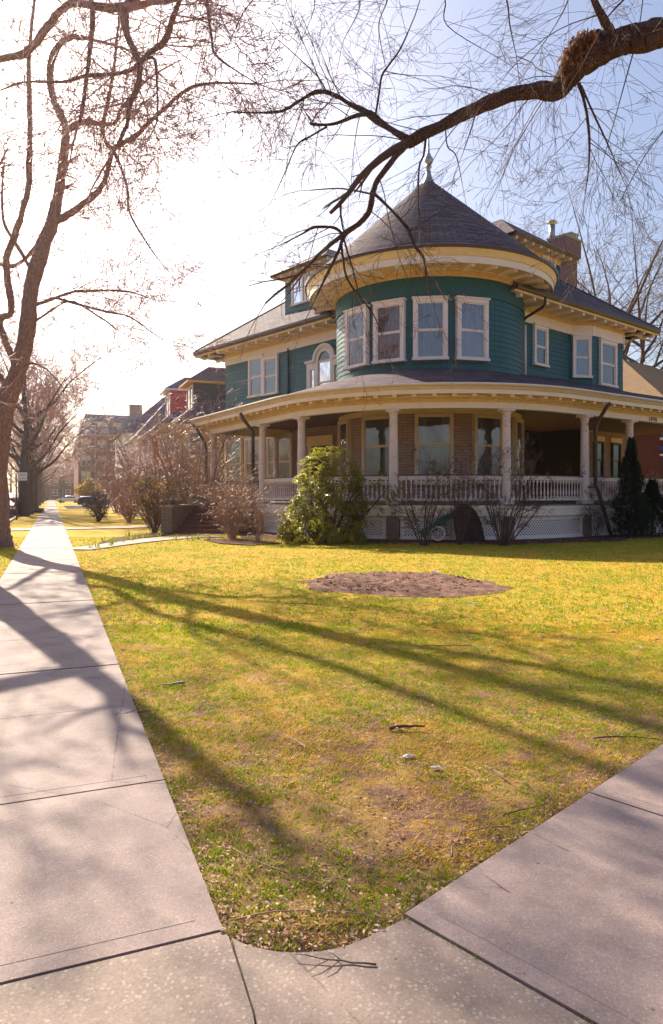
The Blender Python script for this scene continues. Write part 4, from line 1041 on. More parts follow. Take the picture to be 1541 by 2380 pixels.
def pl(lst, Y0, Y1=None):   # traced limb (x, y, radius px) with its own depth range
    n = len(lst); Y1 = Y0 if Y1 is None else Y1; pts = []; rr = []
    for i, (x, y, r) in enumerate(lst):
        Y = Y0 + (Y1 - Y0) * i / max(1, n - 1); pts.append(P(x, y, Y)); rr.append(r / FO * Y)
    return pts, rr
Q1 = dict(seg=.36, jit=.17, up=.03, rmin=.0055, rk=.017, kids=[3, 4, 4], ang=R_(48))
# --- leaning street tree at the left edge
T = thing('street_tree', 'tall bare street tree with leaning rough trunk at the left edge beside the sidewalk', 'tree', (G(8, 1268).x, G(8, 1268).y, 0), 'bare street trees along the left sidewalk')
tm, tw = MB(), MB()
YT = 21.3
def L_(lst, Y0, Y1, **k):
    p, r = pl(lst, Y0, Y1); r = [q_ * .85 for q_ in r]; limb(tm, tw, p, r, k.pop('q', Q1), **k)
p_, r_ = pl([(-12, 1290, 48), (-10, 1262, 38), (-8, 1235, 30), (-7, 1200, 26), (-8, 1100, 24), (-5, 1045, 24), (6, 961, 24), (35, 881, 20), (58, 801, 18), (67, 730, 17), (69, 700, 17), (80, 640, 17), (98, 580, 16), (120, 520, 14), (132, 470, 13)], YT, YT - .6)
limb(tm, tw, p_, r_, Q1, n=20, kids=8, L=1.6, t0=.5, nz=.05, jit=.22)
L_([(132, 470, 12), (142, 400, 11), (152, 330, 11), (150, 290, 10), (128, 240, 9), (116, 180, 8), (124, 125, 8), (160, 88, 7), (210, 92, 5)], YT - .6, YT - 2.5, kids=14)
L_([(130, 515, 9), (150, 505, 9), (195, 472, 8), (238, 432, 8), (255, 378, 7), (266, 345, 7), (310, 320, 6), (350, 280, 6), (390, 245, 5), (425, 215, 5), (460, 198, 4), (500, 193, 3), (600, 195, 2)], YT - .6, YT - 5, kids=22, L=2.4)
L_([(160, 300, 8), (190, 284, 7), (230, 287, 6), (268, 285, 5), (280, 255, 4), (300, 232, 4)], YT - 1, YT - 2, kids=9)
L_([(262, 345, 6), (245, 330, 5), (240, 290, 5), (262, 180, 4), (275, 60, 3)], YT - 2, YT - 4, kids=10)
L_([(262, 345, 5), (285, 400, 4), (298, 450, 3), (302, 495, 3), (345, 570, 2), (390, 630, 1)], YT - 2, YT - 5, kids=10, L=1.6, down=.3)
L_([(66, 715, 5), (130, 692, 4), (175, 678, 3.5), (250, 675, 3), (300, 678, 2.5), (345, 692, 1.5)], YT, YT - 3, kids=16, L=1.7)
L_([(130, 692, 4), (190, 710, 3), (250, 725, 3), (300, 735, 2), (350, 770, 1.3), (380, 790, 1)], YT - 1, YT - 3, kids=14, L=1.5)
L_([(60, 760, 4), (100, 735, 3), (160, 700, 3), (230, 735, 2), (270, 765, 1.4)], YT, YT - 2, kids=10, L=1.4)
L_([(112, 540, 6), (60, 600, 5), (20, 620, 5), (-30, 590, 5), (-80, 540, 4)], YT, YT + 1, kids=12)
L_([(40, 860, 9), (15, 800, 9), (0, 745, 10), (25, 725, 8), (18, 650, 9), (14, 600, 9), (30, 560, 9), (50, 500, 8), (66, 420, 8), (70, 250, 7), (68, 120, 5), (80, 0, 4), (90, -100, 3)], YT + .3, YT - 2, kids=18)
L_([(30, 915, 7), (-15, 850, 8), (-60, 760, 7), (-120, 640, 5)], YT + .3, YT + 2, kids=10)
L_([(80, 640, 5), (40, 570, 5), (10, 520, 4), (5, 450, 3), (10, 380, 2)], YT, YT - 1, kids=10)
L_([(35, 880, 4), (70, 845, 3), (110, 860, 2), (150, 905, 1.5)], YT, YT - 2, kids=6, L=1.2, down=.3)
build(tm, 'trunk', MT['bark_glare'], T); tw.wantuv = False; build(tw, 'crown', MT['twig_red'], T)
# --- nearer street tree just outside the frame on the left, its limbs arch over the top-left
b0 = Vector((-7.15, 13.6, 0))
T = thing('street_tree', 'nearest bare street tree whose thick limbs arch over the top left of the scene', 'tree', b0, 'bare street trees along the left sidewalk')
tm, tw = MB(), MB()
fk = Vector((-6.9, 13.4, 5.6))
limb(tm, tw, [b0 + Vector((0, 0, -.1)), b0 + Vector((0, 0, .25)), b0 + Vector((.02, 0, .8)), b0 + Vector((.05, -.05, 2.5)), b0 + Vector((.15, -.1, 4.2)), fk], [.52, .36, .29, .25, .22, .16], Q1, n=18, kids=2, t0=.7, nz=.04, jit=.2)
def L0(lst, Y0, Y1, start=None, r0=.2, **k):
    p, r = pl(lst, Y0, Y1); r = [q_ * .85 for q_ in r]
    if start is not None: p = [start] + p; r = [r0] + r
    limb(tm, tw, p, r, k.pop('q', Q1), **k)
L0([(-330, 440, 7), (-420, 300, 7), (-220, 185, 7), (0, 138, 8), (65, 120, 10), (110, 62, 9), (160, 12, 10), (225, 14, 10), (290, 16, 12)], 16, 12.6, fk, .10, kids=14, L=1.8)
L0([(290, 16, 11), (292, 65, 9), (312, 122, 9), (326, 152, 9), (321, 200, 8), (302, 240, 7), (297, 285, 6), (272, 340, 4)], 12.6, 12.2, kids=14, L=1.5)
L0([(300, 14, 11), (330, -40, 9), (360, -120, 8)], 12.6, 11.5, kids=6)
L0([(324, 148, 7), (352, 120, 7), (382, 95, 7), (400, 45, 7), (422, -10, 6), (440, -60, 6)], 12.4, 12, kids=12, L=1.4)
L0([(322, 150, 6), (280, 170, 5), (200, 176, 5), (150, 190, 4), (60, 190, 3), (0, 210, 2)], 12.4, 13, kids=12)
L0([(345, 135, 4), (362, 146, 4), (366, 262, 2.5), (360, 295, 2), (340, 330, 1.2)], 12.3, 12, kids=6, L=1.0)
L0([(210, -20, 8), (215, 50, 7), (205, 150, 6), (192, 250, 5), (184, 285, 4)], 13, 13, kids=12, L=1.4)
L0([(-200, 600, 9), (-260, 450, 8), (-330, 300, 6), (-380, 150, 4)], 13, 11, fk, .11, kids=14)
L0([(-300, 480, 9), (-450, 300, 7), (-600, 100, 5), (-680, -40, 4)], 15, 18, fk, .10, kids=16)
0 and L0([(-150, 560, 11), (-120, 420, 9), (-220, 300, 7), (-180, 100, 5)], 12.8, 10.5, fk, .17, kids=14)
L0([(480, -60, 4), (481, 0, 4), (492, 85, 3), (500, 125, 3), (550, 165, 2), (600, 195, 1.4)], 11.5, 11, kids=12, L=1.2, down=.25)
0 and L0([(-200, 300, 6), (-150, 600, 5), (-60, 740, 4), (-20, 800, 3)], 12.5, 11.5, kids=8, down=.2)
build(tm, 'trunk', MT['bark_glare'], T); tw.wantuv = False; build(tw, 'crown', MT['twig_red'], T)
# --- overhanging limb at the top right; its trunk stands on the lawn right of the frame
b1 = Vector((9.2, 9.4, 0))
T = thing('overhanging_tree', 'bare tree whose thick scaly limb reaches across the sky in front of the tower', 'tree', b1)
tm, tw = MB(), MB()
Q2 = dict(seg=.2, jit=.15, up=-.2, rmin=.0021, rk=.009, kids=[2, 3, 3], ang=R_(31), r3=.012)
fk = b1 + Vector((-.5, -.1, 6.6))
limb(tm, tw, [b1 + Vector((0, 0, -.1)), b1 + Vector((0, 0, .3)), b1 + Vector((-.05, 0, 1.2)), b1 + Vector((-.2, 0, 4)), fk], [.75, .55, .45, .40, .36], Q2, n=18, kids=0, nz=.04, jit=.2)
def L2_(lst, Y0, Y1, start=None, r0=.2, **k):
    p, r = pl(lst, Y0, Y1); r = [q * .72 for q in r]
    if start is not None: p = [start] + p; r = [r0] + r
    k.setdefault('lvl', 3); k['kids'] = max(3, int(k.get('kids', 10) * .66)); k.setdefault('L', 1.6); k.setdefault('nz', .09); k.setdefault('jit', .45)
    limb(tm, tw, p, r, Q2, **k)
limb(tm, tw, [fk, fk + Vector((.3, .2, 2.5)), fk + Vector((.8, .3, 5))], [.32, .22, .12], Q1, kids=10)
limb(tm, tw, [fk, fk + Vector((1.3, -.4, 1.8)), fk + Vector((3, -.6, 3.6))], [.25, .16, .08], Q1, kids=10)
L2_([(1700, 50, 42), (1541, 78, 42), (1460, 92, 40), (1400, 108, 42), (1350, 138, 46), (1318, 180, 36), (1295, 212, 27), (1250, 212, 23), (1200, 218, 21), (1130, 240, 20), (1080, 262, 18), (1030, 290, 17), (985, 312, 16), (948, 332, 17)], 8.6, 9.4, fk, .24, n=24, sk=14, kids=14, t0=.35, nz=.03, jit=.55)
L2_([(948, 330, 14), (920, 362, 10), (895, 395, 9), (875, 425, 9), (865, 455, 9), (858, 488, 9), (838, 515, 8), (815, 532, 8), (797, 546, 9)], 9.4, 9.6, n=10, kids=7)
L2_([(797, 546, 6), (790, 575, 5.5), (772, 615, 5), (752, 655, 3.5), (735, 690, 2)], 9.6, 9.5, n=7, kids=8, L=.9)
L2_([(793, 560, 4), (797, 600, 4), (808, 650, 3.6), (845, 700, 3), (870, 735, 2.2), (885, 770, 1.5)], 9.6, 9.2, n=6, kids=8, L=.8)
L2_([(798, 550, 4), (812, 600, 3.4), (825, 645, 2.6), (835, 690, 1.4)], 9.6, 9.2, n=6, kids=6, L=.8)
L2_([(797, 546, 6), (780, 530, 5), (750, 527, 5), (725, 530, 4.5), (700, 545, 3), (660, 565, 2)], 9.6, 10.2, n=7, kids=9, L=1.0)
L2_([(866, 446, 5), (900, 478, 5), (930, 510, 5.5), (950, 535, 6), (963, 570, 5), (985, 600, 4), (992, 650, 3.2), (1000, 690, 1.5)], 9.5, 9.0, n=7, kids=13, L=.9)
L2_([(862, 450, 3.4), (820, 442, 3), (780, 438, 2.4), (720, 442, 1.5)], 9.5, 10.4, n=5, kids=8)
L2_([(945, 322, 12), (915, 305, 11), (885, 285, 11), (862, 268, 12), (845, 258, 9), (815, 243, 8), (780, 222, 7), (738, 213, 6.5), (700, 232, 5), (655, 258, 4.5), (600, 262, 3), (540, 260, 2)], 9.4, 10.6, n=10, kids=20, L=1.3)
L2_([(860, 265, 7), (830, 268, 6), (790, 284, 5.5), (760, 290, 5), (725, 288, 5), (725, 284, 3)], 9.5, 9.8, n=7, kids=5)
L2_([(760, 294, 4), (720, 318, 3.4), (690, 338, 3), (665, 395, 2), (640, 450, 1.2)], 9.8, 10.2, n=5, kids=9)
L2_([(874, 262, 3.5), (882, 210, 3.5), (888, 175, 4), (905, 150, 3.5), (928, 118, 3), (948, 76, 2.5)], 9.5, 9.2, n=6, kids=10)
L2_([(760, 215, 3), (740, 180, 2.4), (700, 140, 1.8), (650, 95, 1.2)], 10, 10.6, n=5, kids=8)
L2_([(990, 315, 4), (985, 360, 3.5), (975, 385, 3.4), (972, 440, 3), (974, 500, 2)], 9.4, 9, n=6, kids=9, L=.7)
L2_([(1035, 295, 2.5), (1040, 340, 2.4), (1060, 362, 1.8), (1075, 430, 1)], 9.2, 9, n=5, kids=6, L=.8)
L2_([(1110, 250, 2.5), (1095, 300, 2.2), (1078, 350, 1.5)], 9.1, 9, n=5, kids=5, L=.8)
L2_([(1346, 195, 7), (1358, 235, 5), (1366, 280, 4.5), (1370, 330, 4), (1368, 390, 2.5), (1360, 450, 1.5)], 8.7, 8.5, n=7, kids=15, L=1.1, down=.3)
L2_([(1351, 200, 3.5), (1378, 262, 3), (1410, 330, 2.4), (1440, 400, 1.4)], 8.6, 8.4, n=5, kids=9, L=1.0, down=.2)
L2_([(1440, 100, 13), (1415, 65, 13), (1392, 25, 12), (1370, -30, 10), (1350, -90, 8)], 8.7, 8.3, n=9, kids=10, L=1.6)
L2_([(1541, -90, 8), (1480, -30, 4), (1420, 30, 2.6), (1400, 60, 1.5)], 8.2, 8.2, n=6, kids=8)
for x0, y0, x1, y1, x2, y2, r in ((1150, -60, 1185, 60, 1200, 130, 3), (1200, 130, 1250, 160, 1300, 180, 2), (1010, -60, 1040, 60, 1150, 130, 2.5), (900, -60, 880, 60, 895, 150, 2.5), (700, -70, 730, 20, 700, 95, 2.2), (610, -70, 560, 40, 520, 130, 2.2), (1330, -60, 1290, 60, 1230, 150, 2.4), (1500, -70, 1450, 200, 1400, 380, 2.4), (1600, 200, 1500, 360, 1440, 470, 2.2), (800, -70, 835, 20, 800, 90, 2.6)):
    L2_([(x0, y0, r), ((x0 + x1) / 2 + 10, (y0 + y1) / 2, r), (x1, y1, r * .8), (x2, y2, r * .5)], 8.6 + rnd() * 2, 8.8 + rnd() * 2, n=4, kids=8, L=1.25, down=.2)
build(tm, 'trunk', MT['bark_scaly'], T); tw.wantuv = False; build(tw, 'crown', MT['twig'], T)
# clot of dead leaves caught in the crook
def leafquads(mb, c, rad, n, size, el=1.6, mi=0):
    for i in range(n):
        d = rv(); p = Vector(c) + Vector((d.x * rad[0], d.y * rad[1], d.z * rad[2])) * rnd() ** .4
        a = rv(); b = a.orthogonal().normalized(); s = size * uni(.6, 1.3)
        mb.poly([p - a * s * el / 2, p + b * s * .4 + rv() * s * .1, p + a * s * el / 2, p - b * s * .4], None, mi)
MT['deadleaf'] = leafmat('dead_leaf_litter', [(.08, .03, .018), (.30, .11, .04), (.16, .07, .035), (.36, .19, .10)], .8, .3, .2)
m = MB(); leafquads(m, P(1318, 160, 8.6), (.07, .12, .16), 240, .05); leafquads(m, P(1332, 120, 8.6), (.11, .14, .16), 300, .05); leafquads(m, P(1362, 92, 8.6), (.16, .13, .09), 240, .05); leafquads(m, P(1345, 125, 8.6), (.26, .2, .26), 90, .05); m.wantuv = False; build(m, 'caught_leaves', MT['deadleaf'], T)
# --- generic bare trees
def bare_tree(name, label, loc, h, q, kids=7, seed=1, r0=.28, group=None, mat='twig_red', fork=.22, lvl=3, spread=.55):
    random.seed(seed); loc = Vector(loc); T = thing(name, label, 'tree', loc, group); tm, tw = MB(), MB()
    pts = [loc + Vector((0, 0, -.1)), loc + Vector((0, 0, .3)), loc + Vector((uni(-.1, .1), 0, h * fork)), loc + Vector((uni(-.3, .3), uni(-.3, .3), h * .45)), loc + Vector((uni(-.5, .5), uni(-.5, .5), h * .72))]
    limb(tm, tw, pts, [r0 * 1.7, r0 * 1.15, r0, r0 * .6, r0 * .25], q, n=12, kids=3, L=h * .2, lvl=2, t0=.6, nz=.06, jit=.25)
    for k in range(kids):
        a = k * 2.4 + rnd(); t = .5 + .5 * rnd() if k > 1 else .45; z = h * (fork + (.62 - fork) * k / kids)
        f = (z / (h * .72)); base = pts[2].lerp(pts[4], max(0, (z - h * fork) / (h * (.72 - fork)))); R1 = h * .36 * uni(.7, 1.1)
        d = Vector((math.cos(a), math.sin(a), 0))
        limb(tm, tw, [base, base + d * R1 * .35 + Vector((0, 0, h * .09)), base + d * R1 * .7 * spread * 1.6 + Vector((0, 0, h * .22)), base + d * R1 * spread * 1.9 + Vector((0, 0, h * .36))], [r0 * .5, r0 * .36, r0 * .2, r0 * .08], q, n=7, kids=8, L=h * .16, lvl=lvl, t0=.3)
    build(tm, 'trunk', MT['bark_far'], T); tw.wantuv = False; build(tw, 'crown', MT[mat], T); return T
QF = dict(seg=.8, jit=.2, up=.05, rk=.045, rmin=.013, kids=[3, 4, 5], ang=R_(42), r3=.04)
ROW = 'bare street trees along the left sidewalk'
TA = bare_tree('street_tree', 'first bare street tree behind the parking sign pole on the left', SV(57.2, 1.95), 15, QF, 8, 21, .30, ROW)
TB_ = bare_tree('street_tree', 'slimmer bare street tree just right of the tree behind the parking sign pole', SV(62.5, 1.75), 14, QF, 8, 33, .25, ROW)
for i, (s, c, k, lab) in enumerate(((70, 1.9, 0, 'thick dark bare street tree beyond the cut log'), (76, 1.6, 1, 'pale flared bare street tree beside the sidewalk beyond the cut log'), (92, 1.9, 0, 'bare street tree halfway down the left sidewalk'), (112, 1.8, 1, 'small far bare street tree near the dark crossing car'), (140, 1.8, 0, 'second farthest bare street tree on the left verge'), (175, 1.8, 1, 'farthest bare street tree on the left verge'))):
    tree_copy((TA, TB_)[k], SV(s, c), i * 1.3 + 2, lab, ROW, uni(.9, 1.1))
FR = 'bare trees across the left street'
for i, s in enumerate((22, 45, 66, 90, 120, 150)):
    tree_copy((TA, TB_)[i % 2], SV(s, KERB + 11.6), i * 2.1, 'bare tree beyond the road on the far left', FR, uni(.85, 1.05))
# bare trees behind the house on the right
QB = dict(seg=.9, jit=.2, up=.06, rk=.06, rmin=.010, kids=[2, 3, 4], ang=R_(38), r3=.06)
TC = bare_tree('background_tree', 'pale bare tree standing behind the chimney right of the house roof', (P(1423, 1150, 62).x, 62, 0), 27, QB, 9, 44, .34, 'bare trees behind the house', 'twig', .42, 3, .6)
tree_copy(TC, (P(1490, 1150, 58).x, 58, 0), 2.2, 'bare tree behind the house at the right edge of the photo', 'bare trees behind the house', .86)
tree_copy(TC, (P(1290, 1150, 72).x, 72, 0), 4.1, 'faint bare tree rising just behind the chimney', 'bare trees behind the house', 1.0)
# row across the side street behind the viewpoint (seen in the window panes)
for i, (x, y) in enumerate(((-16, -14), (-3, -17), (9, -15), (22, -8), (32, 4))):
    tree_copy(TB_, (x, y, 0), i * 1.7, 'bare tree across the side street behind the photographer', 'bare trees across the side street', .9)
# distant bare wood closing the street, one mass
for s, c, k in ((205, -3, 1.0), (210, 5, 1.0), (218, -20, 1.0), (222, 9, 1.0), (232, 0, 1.1), (235, 18, 1.1), (208, -9, .9), (215, 2.2, .9), (225, -6, 1.05), (240, 12, 1.1), (200, -14, .8)):
    tree_copy(TA, SV(s, c), s, 'far bare tree closing the end of the street', 'bare trees at the end of the street', k)
# --- shrubs
def shrub(name, label, base, h, w_, stems, q, mat, r0=.02, lvl=2, group=None, seed=3, lean=(0, 0), kids=5, leaves=None, cat='shrub'):
    random.seed(seed); base = Vector(base); T = thing(name, label, cat, base, group); m = MB(); tips = []
    for k in range(stems):
        a = 2.4 * k + rnd(); sp = uni(.1, 1); d = Vector((math.cos(a) * sp * w_ / h + lean[0], math.sin(a) * sp * w_ / h + lean[1], 1.0)).normalized()
        p0 = base + Vector((math.cos(a), math.sin(a), 0)) * w_ * .08 * sp
        L = h * uni(.65, 1.05); n = 5; pts = [p0]; dd = d
        for i in range(n):
            dd = (dd + rv() * .13 + Vector((0, 0, .05))).normalized(); pts.append(pts[-1] + dd * L / n)
        rr = [r0 * uni(.7, 1.2) * (1 - .75 * i / n) for i in range(n + 1)]; m.tube(pts, rr, 4, cap=False)
        for j in range(kids):
            i = random.randint(1, n); a2 = rv(); cd = ((pts[i] - pts[i - 1]).normalized() + a2 * .8).normalized()
            grow(m, pts[i], cd, L * uni(.2, .42), rr[i] * .6 + .001, lvl, q)
            tips.append(pts[i] + cd * L * .25)
        tips.append(pts[-1])
    m.wantuv = False; build(m, 'stems', MT[mat], T)
    if leaves:
        lm, n, size, el = leaves; m2 = MB()
        for i in range(n):
            p = random.choice(tips) + rv() * .16; a = (rv() + Vector((0, 0, .3))).normalized(); b = a.orthogonal().normalized(); s = size * uni(.6, 1.3)
            m2.poly([p, p + a * s * el * .5 + b * s * .4, p + a * s * el, p + a * s * el * .5 - b * s * .4])
        m2.wantuv = False; build(m2, 'leaves', MT[lm], T)
    return T
MT['rhodo'] = leafmat('rhododendron_leaf', [(.012, .028, .006), (.03, .055, .008), (.08, .10, .012), (.26, .20, .02)], .34, .5, .45, (.60, .60, .05))
MT['gold'] = leafmat('golden_leaf', [(.12, .11, .015), (.30, .20, .02), (.42, .26, .03)], .5, .4, .3)
MT['conif'] = leafmat('conifer_spray', [(.004, .010, .005), (.009, .020, .008), (.016, .030, .012)], .8, .1, .15)
MT['blade'] = leafmat('bulb_leaf', [(.08, .16, .02), (.20, .28, .03), (.34, .34, .05)], .5, .4, .3)
QS = dict(seg=.16, jit=.25, up=.05, rmin=.0042, kids=[3, 4, 4], ang=R_(42), r3=.02)
# rhododendron
def rhodo():
    random.seed(8); c = Vector((-.25, 23.0, 0)); T = thing('rhododendron_bush', 'large glossy green rhododendron bush in front of the porch railing', 'bush', c)
    m = MB(); lf = MB(); tips = []
    for k in range(26):
        a = k * 2.4; sp = uni(.2, 1); d = Vector((math.cos(a) * sp * .75, math.sin(a) * sp * .6, 1)).normalized()
        pts = [c + Vector((math.cos(a) * .25, math.sin(a) * .2, 0))]; L = uni(1.6, 3.0) * (1.05 - .35 * sp)
        for i in range(6): d = (d + rv() * .16).normalized(); pts.append(pts[-1] + d * L / 6)
        m.tube(pts, [.03, .027, .023, .018, .014, .011, .008], 5, cap=False)
        for j in range(6):
            i = random.randint(1, 5); grow(m, pts[i], (d + rv()).normalized(), .6, .01, 1, QS)
    for sx, sz, ex, ez in ((.9, .3, 1.9, 1.6), (1.0, .5, 2.2, 1.9), (.8, .2, 1.5, 1.1)):
        m.tube([c + Vector((sx * .5, -.1, sz * .4)), c + Vector((sx, -.2, sz + .25)), c + Vector(((sx + ex) / 2, -.25, (sz + ez) / 2)), c + Vector((ex, -.2, ez))], [.03, .026, .018, .009], 5, cap=False)
        tips += [c + Vector((ex, -.2, ez)) + rv() * .45 for _ in range(26)]
    def inside(p):     # profile of the bush seen from the front: wide low skirt to the left, leaning crown
        z = p.z; x = p.x - c.x; y = p.y - c.y
        if z < .1 or z > 3.3: return False
        t = z / 3.3; wb = .22 * noise.noise(Vector((x * .3, y * .3, z * 2.2))); cx = .22; lw = 1.45 * (1 - t) ** .5 + .25 + 1.3 * wb; rw = .95 * (1 - t * t) ** .5 + .25 + 1.3 * wb
        return -lw < x - cx < rw and abs(y) < (lw + rw) * .42
    n = 0
    while n < 1450:
        p = c + Vector((uni(-1.9, 1.8), uni(-1.4, 1.2), uni(.1, 3.3)))
        if not inside(p): continue
        q2 = c + Vector(((p.x - c.x) * 1.3, (p.y - c.y) * 1.3, .9 + (p.z - .9) * 1.25))
        if inside(q2) and rnd() < .72: continue
        if noise.noise(p * 1.5) < -.10: continue
        if noise.noise(p * 3.1) < -.25: continue
        tips.append(p); n += 1
    for p in tips:
        ax = ((p - (c + Vector((0, 0, 1.2)))) * .5 + Vector((0, 0, .9)) + rv() * .35).normalized(); u = ax.orthogonal().normalized(); w_ = ax.cross(u)
        k = random.randint(6, 9); L = uni(.12, .19)
        for j in range(k):
            a = 2 * math.pi * j / k + rnd() * .5; o = (u * math.cos(a) + w_ * math.sin(a)); dr = uni(-.45, .35)
            d = (o + ax * dr).normalized(); s = d.cross(ax).normalized() * L * .17; q0 = p + d * .01; q1 = p + d * L * .5 - Vector((0, 0, .008)); q2 = p + d * L - Vector((0, 0, L * .18)); up = ax * .006
            b = len(lf.v); lf.v.extend([tuple(q0), tuple(q1 + s + up), tuple(q2), tuple(q1 - s + up), tuple(q1 - up)]); lf.face((b, b + 1, b + 4), None, 0, False); lf.face((b + 1, b + 2, b + 4)); lf.face((b + 2, b + 3, b + 4)); lf.face((b + 3, b, b + 4))
    m.wantuv = lf.wantuv = False; build(m, 'stems', MT['twig'], T); build(lf, 'leaves', MT['rhodo'], T)
rhodo()
shrub('bare_shrub', 'dense twiggy olive shrub between the steps and the rhododendron', (G(540, 1252).x, G(540, 1252).y, 0), 2.1, 1.75, 42, dict(QS, rmin=.0045), 'twig_pale', .012, 2, seed=5, kids=5, leaves=('gold', 900, .03, 1.4))
shrub('bare_shrub', 'low bare shrub with pale stems at the lawn edge left of the rhododendron', (G(600, 1262).x, G(600, 1262).y, 0), 1.5, .9, 12, QS, 'twig_pale', .014, 2, seed=6, kids=4)
shrub('bare_shrub', 'bare many stemmed shrub in front of the green slide and lattice', (G(985, 1268).x, G(985, 1268).y, 0), 2.5, 1.4, 11, QS, 'twig', .024, 3, seed=7, kids=3)
shrub('bare_shrub', 'bare shrub with dark stems against the middle of the porch railing', (G(1070, 1266).x, G(1070, 1266).y, 0), 2.4, 1.0, 7, QS, 'twig', .024, 3, seed=17, kids=3)
shrub('bare_shrub', 'largest bare shrub with thick dark stems right of centre on the porch', (G(1170, 1268).x, G(1170, 1268).y, 0), 2.75, 1.9, 16, QS, 'twig', .028, 3, seed=9, kids=3)
shrub('bare_shrub', 'thin bare shrub at the foot of the bent downspout', (G(1385, 1252).x, G(1385, 1252).y, 0), 2.1, 1.0, 7, QS, 'twig', .014, 3, seed=10, kids=4)
shrub('bare_shrub', 'small pale forked shrub in front of the dark conifer', (G(1484, 1245).x, G(1484, 1245).y, 0), 1.9, 1.3, 6, QS, 'twig_pale', .022, 3, seed=11, kids=3)
shrub('bare_shrub', 'rounded bare shrub standing alone on the neighbouring lawn', (G(229, 1212).x, G(229, 1212).y, 0), 1.55, 1.15, 30, dict(QS, rmin=.007), 'twig', .022, 2, seed=12, kids=5)
shrub('leafy_shrub', 'reddish and gold leaved shrub beside the left cheek wall', (G(358, 1238).x, G(358, 1238).y, 0), 2.2, 1.6, 30, dict(QS, rmin=.006), 'twig', .016, 2, seed=13, kids=5, leaves=('gold', 1100, .05, 1.4))
QM = dict(seg=.4, jit=.2, up=.05, rmin=.0055, kids=[3, 3, 3], ang=R_(42), r3=.03)
G3 = 'tall pinkish bare shrubs left of the porch'
shrub('tall_shrub', 'tall pinkish bare shrub directly behind the stone planters', (P(440, 1150, 33).x, 33.5, 0), 5.6, 3.0, 22, QM, 'twig_pale', .045, 3, G3, 14, (-.12, 0), 6)
shrub('tall_shrub', 'spreading pinkish bare shrub with arching dark limbs left of the planters', (P(350, 1150, 34).x, 35, 0), 5.6, 4.0, 20, QM, 'twig_pale', .05, 3, G3, 15, (-.1, 0), 6)
shrub('tall_shrub', 'pinkish bare shrub touching the leftmost porch column', (P(475, 1150, 38).x, 38, 0), 5.0, 2.4, 22, QM, 'twig_pale', .03, 3, G3, 18, (0, 0), 6)
shrub('tall_shrub', 'pinkish bare shrub in front of the red house', (P(300, 1150, 46).x, 46, 0), 5.4, 3.8, 20, QM, 'twig_red', .05, 3, G3, 19, (0, 0), 6)
shrub('tall_shrub', 'reddish bare shrub on the lawn right of the dark hatchback', (P(272, 1150, 62).x, 62, 0), 4.5, 4, 20, dict(QM, rmin=.01), 'twig_red', .05, 2, G3, 20, (0, 0), 6)
shrub('evergreen_bush', 'rounded yellow green bush behind the white car', (P(204, 1150, 120).x, 120, 0), 3.4, 2.4, 40, dict(QM, rmin=.02), 'twig', .05, 1, None, 22, (0, 0), 4, ('gold', 3000, .28, 1.3), 'bush')
shrub('leafy_shrub', 'small red leaved shrub below the tall bare shrubs', (P(300, 1150, 40).x, 40, 0), 1.8, 1.4, 30, dict(QS, rmin=.008), 'twig_red', .02, 2, seed=23, kids=4, leaves=('deadleaf', 500, .06, 1.4))
# conifers at the right
def conifer(label, base, h, w_, seed, n=9000):
    random.seed(seed); base = Vector(base); T = thing('conifer', label, 'tree', base); m = MB(); m.tube([base, base + Vector((0, 0, h * .9))], [.07, .02], 7); build(m, 'trunk', MT['bark_far'], T)
    m = MB()
    for i in range(n):
        t = rnd() ** .8; z = h * t; R1 = w_ / 2 * (1 - t ** 1.5) * (.72 + .75 * noise.noise(Vector((math.sin(i * 2.4) * 1.6, math.cos(i * 2.4) * 1.6, z * 2.4)))) + .03
        a = i * 2.4; r = R1 * uni(.55, 1.05); p = base + Vector((math.cos(a) * r, math.sin(a) * r, .1 + z)); d = Vector((math.cos(a) * .6, math.sin(a) * .6, 1) ).normalized() + rv() * .3
        s = uni(.05, .11); b = d.orthogonal().normalized() * s * .35; m.poly([p - b, p + b, p + d * s * 1.6])
    m.wantuv = False; build(m, 'crown', MT['conif'], T)
conifer('narrow dark conifer in front of the right end of the porch', (P(1467, 1245, 25.2).x, 25.2, 0), 3.5, 1.5, 30)
conifer('broad dark evergreen at the right edge beside the narrow conifer', (P(1530, 1245, 26).x, 26.5, 0), 2.0, 2.0, 31)
# bulb leaves along the front path
random.seed(3)
for i, (px, py) in enumerate(((212, 1276), (226, 1274), (255, 1270), (262, 1267), (268, 1262), (305, 1257), (318, 1255), (332, 1252), (300, 1245), (345, 1250), (370, 1250), (407, 1256), (437, 1256), (449, 1256), (462, 1254), (484, 1256), (285, 1262), (240, 1262), (292, 1252))):
    b = G(px, py); T = thing('daffodil_clump', 'clump of green daffodil leaves in the flower bed edge along the front path', 'plant', b, 'daffodil clumps beside the front path')
    m = MB()
    for k in range(random.randint(7, 14)):
        a = rnd() * 6.28; l = uni(.14, .30); lean = uni(.05, .5); p = b + Vector((math.cos(a), math.sin(a), 0)) * .04; u = Vector((-math.sin(a), math.cos(a), 0)) * .011; d = Vector((math.cos(a) * lean, math.sin(a) * lean, 1)).normalized()
        p1 = p + d * l * .6; p2 = p + d * l + Vector((math.cos(a), math.sin(a), -.3)) * l * .15 * lean
        m.poly([p - u, p + u, p1 + u, p1 - u]); m.poly([p1 - u, p1 + u, p2])
    build(m, 'leaves', MT['blade'], T)
random.seed(77)
